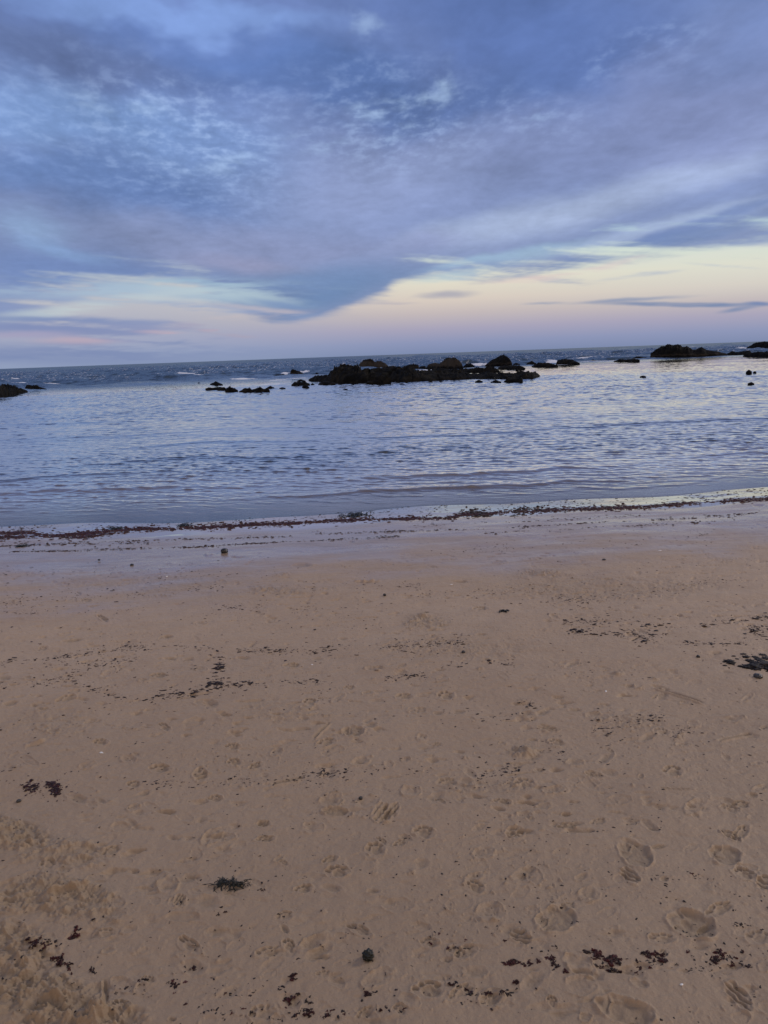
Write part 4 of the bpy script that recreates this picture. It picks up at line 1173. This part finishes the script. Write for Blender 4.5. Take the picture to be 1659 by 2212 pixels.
def build_scraps(hfun):
    random.seed(21)
    wr = scatter_line([(-420, 1176), (-120, 1158), (0, 1152), (60, 1151), (110, 1158), (200, 1151), (300, 1143), (400, 1142), (450, 1139), (560, 1133), (660, 1129), (800, 1121), (960, 1121),
                       (1000, 1112), (1200, 1101), (1400, 1095), (1500, 1086), (1659, 1078), (2060, 1052)], 3.4, 11500, 1.8, 6.2, .9)
    wr += scatter_line([(-60, 1162), (100, 1158), (150, 1163), (260, 1150)], 4, 800, 2, 6)
    wr += [(x, y - abs(random.gauss(0, 9)), s * .55) for (x, y, s) in scatter_line([(-60, 1148), (400, 1134), (800, 1114), (1200, 1094), (1720, 1064)], 4, 1500, 2, 6.5)]
    wr += scatter_line([(960, 1118), (1010, 1105), (1050, 1112)], 5, 200, 2, 8)
    wr += scatter_line([(1110, 1106), (1150, 1096), (1180, 1102)], 5, 150, 2, 7)
    ln2 = scatter_line([(-60, 1183), (0, 1180), (150, 1173), (280, 1169), (400, 1165), (600, 1160), (700, 1153), (860, 1147), (1000, 1145), (1240, 1132), (1500, 1118), (1700, 1104)], 1.6, 900, 1.6, 5)
    ln2 += scatter_line([(20, 1192), (150, 1190), (300, 1184), (420, 1182), (560, 1173), (720, 1166), (860, 1158)], 1.4, 620, 1.6, 4.6)
    ln2 += scatter_line([(1050, 1152), (1300, 1140), (1659, 1120)], 1.8, 300, 1.5, 4.4)
    ln2 += scatter_line([(900, 1135), (1100, 1128), (1400, 1112)], 3, 260, 1.5, 4)
    ln2 += scatter_line([(0, 1172), (200, 1176), (330, 1172)], 4, 120, 1.5, 5)
    mid = []
    L = [([(-40, 1425), (40, 1427), (110, 1425), (170, 1412), (280, 1396), (380, 1395), (470, 1405), (500, 1410), (580, 1403), (690, 1405), (740, 1395), (830, 1398), (960, 1392), (1000, 1388)], 4, 560, 1.8, 7),
         ([(-40, 1480), (0, 1480), (90, 1478), (160, 1460), (165, 1435), (250, 1432), (310, 1420)], 4, 190, 1.8, 7),
         ([(155, 1470), (200, 1492), (260, 1508), (310, 1518), (350, 1505), (410, 1502), (430, 1495), (460, 1480), (560, 1482), (640, 1475), (705, 1472)], 4, 330, 2, 9),
         ([(480, 1430), (468, 1462), (480, 1485)], 4, 70, 2.5, 10), ([(450, 1482), (500, 1484)], 3, 50, 3, 12),
         ([(835, 1466), (900, 1458), (960, 1445), (1000, 1435)], 3, 90, 2, 7), ([(1060, 1432), (1110, 1436)], 4, 36, 2, 8), ([(850, 1393), (1000, 1389)], 8, 120, 2, 6),
         ([(1210, 1345), (1270, 1345), (1300, 1340), (1420, 1350), (1500, 1355), (1590, 1340), (1659, 1330)], 4, 230, 2, 9),
         ([(1220, 1365), (1330, 1365), (1360, 1362), (1390, 1378), (1430, 1374)], 5, 110, 3, 12),
         ([(1340, 1378), (1480, 1390), (1560, 1392), (1659, 1384)], 3, 120, 2, 8), ([(1620, 1362), (1680, 1356)], 6, 60, 3, 9),
         ([(640, 1700), (700, 1690), (760, 1700)], 8, 40, 2, 6), ([(320, 1695), (420, 1692), (520, 1690), (640, 1686), (700, 1672), (830, 1662), (900, 1665)], 6, 190, 2, 7),
         ([(690, 1668), (760, 1674)], 4, 34, 3, 8), ([(1030, 1672), (1090, 1664), (1125, 1660)], 6, 60, 3, 8), ([(1280, 1560), (1350, 1592)], 9, 66, 2, 7),
         ([(1370, 1556), (1440, 1543)], 5, 46, 2, 8), ([(1420, 1585), (1500, 1575)], 7, 46, 2, 6), ([(950, 1540), (1150, 1550)], 8, 60, 2, 6),
         ([(1120, 1510), (1150, 1525)], 5, 24, 3, 7), ([(1160, 1620), (1230, 1625)], 8, 40, 2, 6), ([(640, 1500), (720, 1510)], 8, 40, 2, 5),
         ([(0, 1300), (180, 1290), (400, 1275), (480, 1268)], 4, 180, 1.6, 5), ([(450, 1315), (560, 1312), (720, 1315)], 3, 110, 1.6, 5.5),
         ([(0, 1325), (250, 1325), (320, 1315)], 3, 130, 1.6, 5), ([(0, 1305), (90, 1308)], 7, 60, 2, 5), ([(860, 1267), (920, 1262)], 3, 46, 1.6, 5),
         ([(1200, 1300), (1330, 1290), (1450, 1280)], 7, 130, 1.6, 5), ([(1180, 1290), (1260, 1296)], 5, 60, 2, 5), ([(300, 1250), (500, 1240), (800, 1235)], 5, 140, 1.4, 4),
         ([(900, 1190), (1200, 1180), (1600, 1150)], 7, 240, 1.4, 4), ([(0, 1235), (200, 1238), (420, 1230)], 5, 130, 1.4, 4.4), ([(1480, 1260), (1659, 1255)], 8, 80, 1.4, 4.4),
         ([(1060, 1240), (1300, 1235), (1659, 1210)], 12, 220, 1.3, 3.8), ([(350, 1345), (1000, 1330)], 14, 110, 1.3, 4), ([(1000, 1450), (1659, 1430)], 16, 90, 1.4, 4.4),
         ([(600, 1265), (830, 1262)], 6, 70, 1.4, 4.4), ([(420, 1218), (640, 1212), (860, 1216)], 4, 90, 1.3, 4), ([(900, 1284), (1180, 1275)], 5, 110, 1.4, 4.4)]
    for (pp, w_, n_, a_, b_) in L: mid += scatter_line(pp, w_, int(n_ * 1.25), a_ * .8, b_ * .78, 1.9)
    for _ in range(1900):
        mid.append((random.uniform(-350, 2010), random.uniform(1260, 1900), random.uniform(1.4, 4.2)))
    fg = []       # named regions in the foreground, in which the largest are things of their own
    F = [('bottom right', [(1085, 2078), (1128, 2080)], 3, 9, 8, 17), ('bottom right', [(1105, 2080), (1145, 2081), (1165, 2066)], 3, 10, 8, 15),
         ('bottom right', [(1175, 2068), (1202, 2090), (1212, 2102)], 6, 16, 7, 16), ('bottom right', [(1274, 2061), (1300, 2066), (1330, 2080)], 5, 30, 9, 19),
         ('bottom right', [(1300, 2088), (1335, 2096)], 5, 12, 7, 14), ('bottom right', [(1390, 2058), (1412, 2064), (1430, 2060)], 4, 18, 9, 16),
         ('bottom right', [(1400, 2078), (1450, 2074)], 5, 14, 7, 13), ('bottom right', [(1545, 2078), (1553, 2054)], 4, 14, 9, 17), ('bottom right', [(1570, 2068), (1625, 2090)], 4, 13, 6, 13),
         ('bottom right', [(1500, 2055), (1659, 2100)], 20, 46, 3, 9), ('bottom right', [(1440, 2080), (1540, 2100)], 12, 34, 3, 7), ('bottom right', [(1365, 2090), (1375, 2075)], 6, 7, 6, 11),
         ('bottom right', [(1080, 2030), (1300, 2040), (1659, 2040)], 22, 60, 2.5, 8), ('bottom right', [(1590, 2000), (1615, 1998)], 3, 6, 6, 13), ('bottom right', [(1480, 2012), (1560, 2030)], 8, 16, 3, 9),
         ('bottom centre', [(925, 2022), (950, 2008)], 6, 9, 5, 10), ('bottom centre', [(975, 2038), (1000, 2048)], 6, 12, 6, 12), ('bottom centre', [(980, 2128), (1000, 2130)], 4, 7, 6, 11),
         ('bottom centre', [(1005, 2140), (1030, 2150)], 5, 9, 6, 12), ('bottom centre', [(1040, 2146), (1055, 2144)], 2, 5, 6, 11), ('bottom centre', [(1085, 2142), (1115, 2150)], 4, 12, 6, 12),
         ('bottom centre', [(1112, 2124), (1120, 2122)], 2, 3, 9, 14), ('bottom centre', [(830, 2178), (870, 2186)], 6, 12, 5, 12), ('bottom centre', [(1000, 2170), (1060, 2160)], 10, 16, 3, 7),
         ('bottom centre', [(780, 2150), (800, 2142), (810, 2143)], 3, 11, 7, 13), ('bottom centre', [(700, 2185), (740, 2186)], 6, 16, 6, 12), ('bottom centre', [(620, 2190), (665, 2182)], 7, 22, 5, 14),
         ('bottom centre', [(612, 2154), (655, 2150)], 8, 14, 6, 13), ('bottom centre', [(625, 2112), (640, 2102)], 2, 6, 8, 14), ('bottom centre', [(600, 2130), (620, 2135)], 4, 6, 4, 9),
         ('bottom left', [(350, 2125), (385, 2115)], 7, 20, 4, 11), ('bottom left', [(300, 2120), (318, 2110)], 5, 7, 5, 11), ('bottom left', [(410, 2085), (422, 2080)], 2, 4, 7, 13),
         ('bottom left', [(440, 2130), (560, 2150)], 10, 30, 3, 9), ('bottom left', [(390, 2165), (480, 2185), (600, 2200)], 9, 40, 3, 9), ('bottom left', [(470, 1975), (490, 1968)], 6, 9, 3, 9),
         ('bottom left', [(560, 1926), (572, 1900)], 12, 7, 4, 9), ('bottom left', [(430, 2048), (480, 2074)], 10, 9, 3, 8), ('bottom left', [(270, 2130), (340, 2140)], 8, 14, 3, 7),
         ('left corner', [(70, 2024), (78, 2040), (95, 2050)], 7, 16, 7, 15), ('left corner', [(115, 2062), (150, 2078)], 5, 16, 8, 18), ('left corner', [(145, 2018), (165, 2012)], 3, 11, 8, 16),
         ('left corner', [(105, 2040), (120, 2030)], 4, 8, 6, 12), ('left corner', [(160, 2004), (180, 1998)], 3, 5, 6, 12), ('left corner', [(195, 2092), (205, 2088)], 3, 5, 7, 13),
         ('centre right', [(1480, 1878), (1500, 1890)], 6, 9, 4, 9), ('centre right', [(1420, 1930), (1440, 1952)], 9, 12, 3, 9), ('centre right', [(1300, 1900), (1659, 1960)], 30, 40, 2.5, 7),
         ('centre', [(770, 2050), (800, 2060)], 14, 18, 3, 7), ('centre', [(760, 2000), (800, 2020)], 12, 12, 3, 6), ('centre', [(1000, 1960), (1300, 1990)], 25, 30, 2.5, 7)]
    for (reg, pts, w, n, a, b) in F:
        for q in scatter_line(pts, w * 1.4, n, a * .85, b * .82): fg.append(q + (reg,))
    for _ in range(420):
        fg.append((random.uniform(-40, 1700), random.uniform(1880, 2230), random.uniform(2, 5.2), 'x'))
    patch = []
    for (cx, cy, rx, ry, n) in [(66, 1698, 16, 10, 60), (113, 1694, 10, 6, 60), (122, 1706, 9, 9, 60)]:
        for _ in range(n):
            patch.append((random.gauss(cx, rx * .55), random.gauss(cy, ry * .55), random.uniform(3, 8)))
    for _ in range(60):
        patch.append((random.gauss(92, 40), random.gauss(1702, 14), random.uniform(2, 5)))

    def place(px, py, s):
        p = on_sand(px, py)
        d = math.sqrt(p[0] ** 2 + p[1] ** 2 + (CAM_Z - p[2]) ** 2)
        return p, s / FPX * d * .56

    def merged(name, items, mat, label, cat, squash=1.0, stretch=1.6, el=1.0):
        V, F, nv = [], [], 0
        P_, S_ = [], []
        for (a, b, s) in items:
            p, sz = place(a, b, s)
            P_.append(p); S_.append(sz)
        P_ = np.array(P_)
        P_[:, 2] = hfun(P_[:, 0], P_[:, 1])
        for p, sz in zip(P_, S_):
            g, f = random.choice(GEOS)
            a = random.uniform(0, 6.28)
            sx = sz * random.uniform(.9, stretch)
            sy = sz * random.uniform(.7, 1.2) * 1.25
            q = np.empty_like(g)
            ca, sa = math.cos(a), math.sin(a)
            q[:, 0] = (g[:, 0] * ca - g[:, 1] * sa) * sx + p[0]
            q[:, 1] = (g[:, 0] * sa + g[:, 1] * ca) * sy + p[1]
            q[:, 2] = g[:, 2] * sz * squash * random.uniform(.7, 1.3) + p[2] - .0006
            V.append(q); F.append(f + nv); nv += len(g)
        me = mesh_np(name, np.concatenate(V), np.concatenate(F))
        o = link(name, me, mat)
        tag(o, label, cat, kind='stuff')
        return o

    k = len(wr)
    merged('wrack_line', wr[:int(k * .86)], M_WEEDRED, 'thick band of dark red seaweed shreds left along the water edge', 'seaweed', .7, 2.4)
    merged('wrack_line', wr[int(k * .86):], M_WEEDBRN, 'brown black weed bits mixed into the band along the water edge', 'seaweed', .7, 2.4)
    merged('seaweed_line', ln2, M_WEEDBRN, 'two thin lines of weed shreds on the shiny wet sand below the main band', 'seaweed', .7, 2.2)
    merged('seaweed_litter', mid, M_WEEDBRN, 'fine dark weed crumbs strewn in wavy lines across the middle of the sand', 'seaweed', .6, 2.2)

    # the largest foreground scraps are things of their own
    fg.sort(key=lambda q: -q[2])
    named = [q for q in fg if q[3] != 'x'][:250]
    rest = [q for q in fg if q not in set(named)]
    merged('seaweed_specks', [q[:3] for q in rest], M_WEEDBRN, 'tiny dark weed specks scattered over the near sand', 'seaweed', .6, 1.4)
    merged('seaweed_patch_crumbs', patch, M_WEEDRED, 'near black weed crumbs gathered in two patches at the left', 'seaweed', .8, 1.3)
    protos = {}
    for kind, mat in (('red', M_WEEDRED), ('pale', M_WEEDPALE), ('brown', M_WEEDBRN)):
        protos[kind] = []
        for i in range(10):
            g, f = scrap_geo(300 + i + 17 * len(protos), 6 + i % 5, .42)
            me = mesh_np('seaweed_scrap', g, f)
            me.materials.append(mat)
            protos[kind].append(me)
    where = {'bottom right': 'strewn in the bottom right foreground', 'bottom centre': 'strewn along the bottom middle of the sand', 'bottom left': 'strewn along the bottom left of the sand',
             'left corner': 'on the churned sand in the bottom left corner', 'centre right': 'on the sand between footprints at the right', 'centre': 'near the middle of the near sand'}
    pos = np.array([place(*q[:3])[0] for q in named])
    zz = hfun(pos[:, 0], pos[:, 1])
    for i, q in enumerate(named):
        p, sz = place(*q[:3])
        big = q[2] > 6
        kind = 'red' if (big and random.random() < .8) else 'brown'
        if random.random() < .05 and big: kind = 'pale'
        o = bpy.data.objects.new('seaweed_scrap', random.choice(protos[kind]))
        COL.objects.link(o)
        o.location = (p[0], p[1], float(zz[i]) - .0005)
        o.rotation_euler = (0, 0, random.uniform(0, 6.28))
        o.scale = (sz * random.uniform(1, 1.35), sz * random.uniform(.9, 1.25), sz * random.uniform(.7, 1.1))
        cn = {'red': 'dark red', 'pale': 'faded red', 'brown': 'small brown black'}[kind]
        tag(o, '%s seaweed scrap %s' % (cn, where[q[3]]), 'seaweed', '%s scraps %s' % (cn, where[q[3]]))


def frond_clump(name, px, py, halfpx, n, label, mat, seed, hfun, hgt=.30, rot=0, aspect=.55, wk=1.0):
    """a torn bunch of narrow forked straps, with a dense middle"""
    random.seed(seed)
    p = on_sand(px, py)
    d = math.sqrt(p[0] ** 2 + p[1] ** 2 + (CAM_Z - p[2]) ** 2)
    S = halfpx / FPX * d
    z0 = float(hfun(np.array([p[0]]), np.array([p[1]]))[0])
    V, F = [], []

    def strap(x, y, z, a, pitch, L, w, depth):
        seg = 6
        base = len(V)
        tw = random.uniform(-1.1, 1.1)
        for i in range(seg + 1):
            t = i / seg
            wd = w * (1 - .55 * t) * random.uniform(.8, 1.25)
            nx, ny = -math.sin(a), math.cos(a)
            V.append((x + nx * wd, y + ny * wd, z)); V.append((x, y, z + w * .55)); V.append((x - nx * wd, y - ny * wd, z)); V.append((x, y, z - w * .45))
            if i < seg:
                a += tw / seg + random.uniform(-.18, .18)
                pitch -= .28 * random.random()
                x += math.cos(a) * L / seg * math.cos(pitch)
                y += math.sin(a) * L / seg * math.cos(pitch)
                z = max(z + math.sin(pitch) * L / seg, w * .3)
        for i in range(seg):
            q = base + i * 4
            for e in range(4): F.append((q + e, q + (e + 1) % 4, q + 4 + (e + 1) % 4, q + 4 + e))
        F.append((base, base + 1, base + 2, base + 3))
        e = base + seg * 4
        F.append((e + 3, e + 2, e + 1, e))
        if depth > 0:
            for sgn in (-1, 1):
                if random.random() < .85:
                    strap(x, y, z, a + sgn * random.uniform(.3, .8), random.uniform(-.1, .5), L * random.uniform(.45, .75), w * .8, depth - 1)

    for i in range(n):
        u = random.gauss(0, .36)
        u = max(-.85, min(.85, u))
        x = u * S
        y = random.gauss(0, .10) * S
        a = random.choice([0, math.pi]) + random.gauss(0, .95)
        strap(x, y, random.uniform(0, hgt * .45) * S * (1 - abs(u)), a, random.uniform(-.1, .9), S * random.uniform(.16, .36), S * random.uniform(.016, .030) * wk, 2 if i % 2 else 1)
    V = np.array(V)
    V[:, 1] *= aspect / .4
    me = mesh_np(name, V, np.array(F))
    o = link(name, me, mat, (p[0], p[1], z0 - .001))
    o.rotation_euler = (0, 0, math.radians(rot))
    tag(o, label, 'seaweed')
    return o


def lumpy(name, px, py, half, hscale, mat, label, cat, seed, hfun, sink=.25, lump=.25, freq=2.2, sy=1.0, group=None, sub=4):
    import bmesh
    p = on_sand(px, py)
    d = math.sqrt(p[0] ** 2 + p[1] ** 2 + (CAM_Z - p[2]) ** 2)
    S = half / FPX * d
    bm = bmesh.new()
    bmesh.ops.create_icosphere(bm, subdivisions=sub, radius=1)
    for v in bm.verts:
        c = v.co.copy()
        n = mnoise.noise(c * freq + Vector((seed, 0, 0))) + .5 * mnoise.noise(c * freq * 2.3 + Vector((0, seed, 0)))
        cr = mnoise.voronoi(c * freq * 1.5 + Vector((seed, 1, 2)))[0]
        f = 1 + lump * n + lump * .6 * (cr[1] - cr[0] - .3)
        v.co = Vector((c.x * f * S, c.y * f * S * sy, c.z * f * S * hscale))
    me = bpy.data.meshes.new(name)
    bm.to_mesh(me); bm.free()
    for q in me.polygons: q.use_smooth = True
    z0 = float(hfun(np.array([p[0]]), np.array([p[1]]))[0])
    o = link(name, me, mat, (p[0], p[1], z0 + S * hscale * (1 - 2 * sink) * .9))
    o.rotation_euler = (0, 0, seed * 1.3)
    tag(o, label, cat, group)
    return o


sand = build_sand()
_co = np.empty(len(sand.data.vertices) * 3, np.float32)
sand.data.vertices.foreach_get('co', _co)
from mathutils.kdtree import KDTree
_co = _co.reshape(-1, 3)
_sel = np.where((np.hypot(_co[:, 0], _co[:, 1]) < 12) & (_co[:, 1] > .8))[0]
# nearest height by hashing the sheet's vertices into a fine raster
_ox, _oy, _gs = -9.0, .5, .008
_W, _H = int(18 / _gs), int(12 / _gs)
_rast = np.full((_W, _H), np.nan, np.float32)
_ii = ((_co[_sel, 0] - _ox) / _gs).astype(int)
_jj = ((_co[_sel, 1] - _oy) / _gs).astype(int)
_ok = (_ii >= 0) & (_ii < _W) & (_jj >= 0) & (_jj < _H)
_rast[_ii[_ok], _jj[_ok]] = _co[_sel, 2][_ok] - base_z(_co[_sel, 0][_ok], _co[_sel, 1][_ok])


def hfun(x, y):
    i = np.clip(((np.asarray(x) - _ox) / _gs).astype(int), 0, _W - 1)
    j = np.clip(((np.asarray(y) - _oy) / _gs).astype(int), 0, _H - 1)
    h = _rast[i, j]
    return base_z(np.asarray(x, float), np.asarray(y, float)) + np.where(np.isnan(h), 0, h)


build_sea()
build_rocks()
build_scraps(hfun)

frond_clump('seaweed_clump', 490, 1910, 46, 62, 'black tangled bunch of forked seaweed straps lying alone on the near sand', M_WRACK, 3, hfun, .42, -4, .42)
frond_clump('seaweed_clump', 1088, 1322, 18, 46, 'small black tuft of seaweed alone on the sand right of centre', M_WRACK, 4, hfun, .5, 16, .5, 3.2)
frond_clump('seaweed_sprig', 420, 1447, 11, 14, 'tiny black seaweed sprig on the sand left of the dotted weed line', M_WRACK, 5, hfun, .3, 10, .5, 2.6)
frond_clump('seaweed_clump', 771, 1114, 36, 60, 'long flat black seaweed clump in the water film above the weed band', M_WRACK, 6, hfun, .08, 2, .8, 1.6)
frond_clump('seaweed_clump', 250, 1142, 18, 40, 'black seaweed clump on the weed band left of the middle', M_WRACK, 7, hfun, .6, 2, .8, 2.6)
frond_clump('seaweed_clump', 399, 1136, 17, 40, 'black seaweed clump on the weed band straight above the round stone', M_WRACK, 8, hfun, .6, 0, .8, 2.6)
frond_clump('seaweed_clump', 47, 1180, 15, 34, 'dark flat weed clump near the left edge below the weed band', M_WRACK, 9, hfun, .4, 0, .8, 2.6)
lumpy('stone', 485, 1194, 7.5, .75, M_STONE, 'round dark stone standing alone on the shiny wet sand', 'stone', 2.1, hfun, .12, .18)
lumpy('stone', 795, 2066, 10.5, .95, M_WRACK, 'black knobbly ball like stone near the bottom middle', 'stone', 5.3, hfun, .12, .26, 2.6, sub=5)
lumpy('pebble', 285, 1221, 3.6, .6, M_STONE, 'tiny dark pebble on the wet sand left of the round stone', 'pebble', 1.1, hfun)
lumpy('pebble', 214, 1210, 2.6, .6, M_STONE, 'speck sized pebble on the wet sand, farther left', 'pebble', 6.1, hfun)
lumpy('pebble', 831, 1286, 3.4, .8, M_STONE, 'small dark pebble at the centre of the middle sand', 'pebble', 3.1, hfun)
lumpy('pebble', 1305, 1211, 4, .7, M_STONE, 'small dark pebble below the right part of the weed band', 'pebble', 4.1, hfun)
lumpy('pebble', 1001, 1411, 4, .8, M_STONE, 'small dark pebble above the right end of the dotted weed line', 'pebble', 4.7, hfun)
lumpy('pebble', 779, 1725, 4, .9, M_STONE, 'dark pebble above the ribbed footprint at the centre', 'pebble', 7.7, hfun)
lumpy('pebble', 1508, 1420, 3.5, .9, M_STONE, 'dark pebble left of the grey grit heap', 'pebble', 8.7, hfun)
lumpy('pebble', 1637, 1465, 8, .6, M_STONE, 'brown grey pebble near the right edge below the grit heap', 'pebble', 9.7, hfun, .3)
lumpy('pebble', 40, 1728, 4, .8, M_STONE, 'small dark pebble below the two weed patches at the left', 'pebble', 2.7, hfun)
for (a, b, s, l) in [(219, 1627, 4.2, 'tiny white shell on the sand at the left'), (1309, 1493, 3.2, 'tiny white shell fragment right of centre'), (674, 1436, 2.6, 'speck of white shell left of centre in the middle sand'),
                     (1472, 2129, 3.2, 'tiny white shell piece at the bottom right'), (360, 1245, 3, 'pale shell speck on the wet sand at the left'), (975, 1263, 2.6, 'pale shell speck near the centre of the upper sand'), (1425, 1191, 3.4, 'pale shell speck on the upper sand at the right')]:
    lumpy('shell', a, b, s, .35, M_SHELL, l, 'shell', a * .01, hfun, .25, .3, 1.5, .6, sub=3)
random.seed(77)
GG = 'dark grey lumps of grit at the right edge'
for i, (a, b, s) in enumerate([(1632, 1442, 17), (1650, 1438, 18), (1615, 1443, 10), (1577, 1431, 10), (1668, 1445, 16), (1600, 1440, 5), (1620, 1428, 8), (1640, 1426, 9),
                                   (1655, 1423, 8), (1630, 1420, 6), (1612, 1420, 6), (1648, 1415, 6), (1592, 1424, 4), (1565, 1430, 4), (1606, 1414, 5), (1566, 1438, 3.5),
                                   (1675, 1424, 10), (1627, 1433, 7), (1690, 1436, 14), (1585, 1418, 3.5)]):
    lumpy('grit_lump', a, b, s, .2, M_GRIT, 'dark grey lump of grit in the heap at the right edge' if i != 3 else 'dark grit lump lying apart just left of the heap', 'grit', i * 1.9 + .3, hfun, .3, .75, 2.4, .8, GG if i != 3 else None)

#BODYEND

SC.render.engine = 'CYCLES'
SC.view_settings.view_transform = 'Standard'
SC.view_settings.look = 'None'
SC.view_settings.exposure = 0
SC.cycles.max_bounces = 6
SC.cycles.transparent_max_bounces = 8
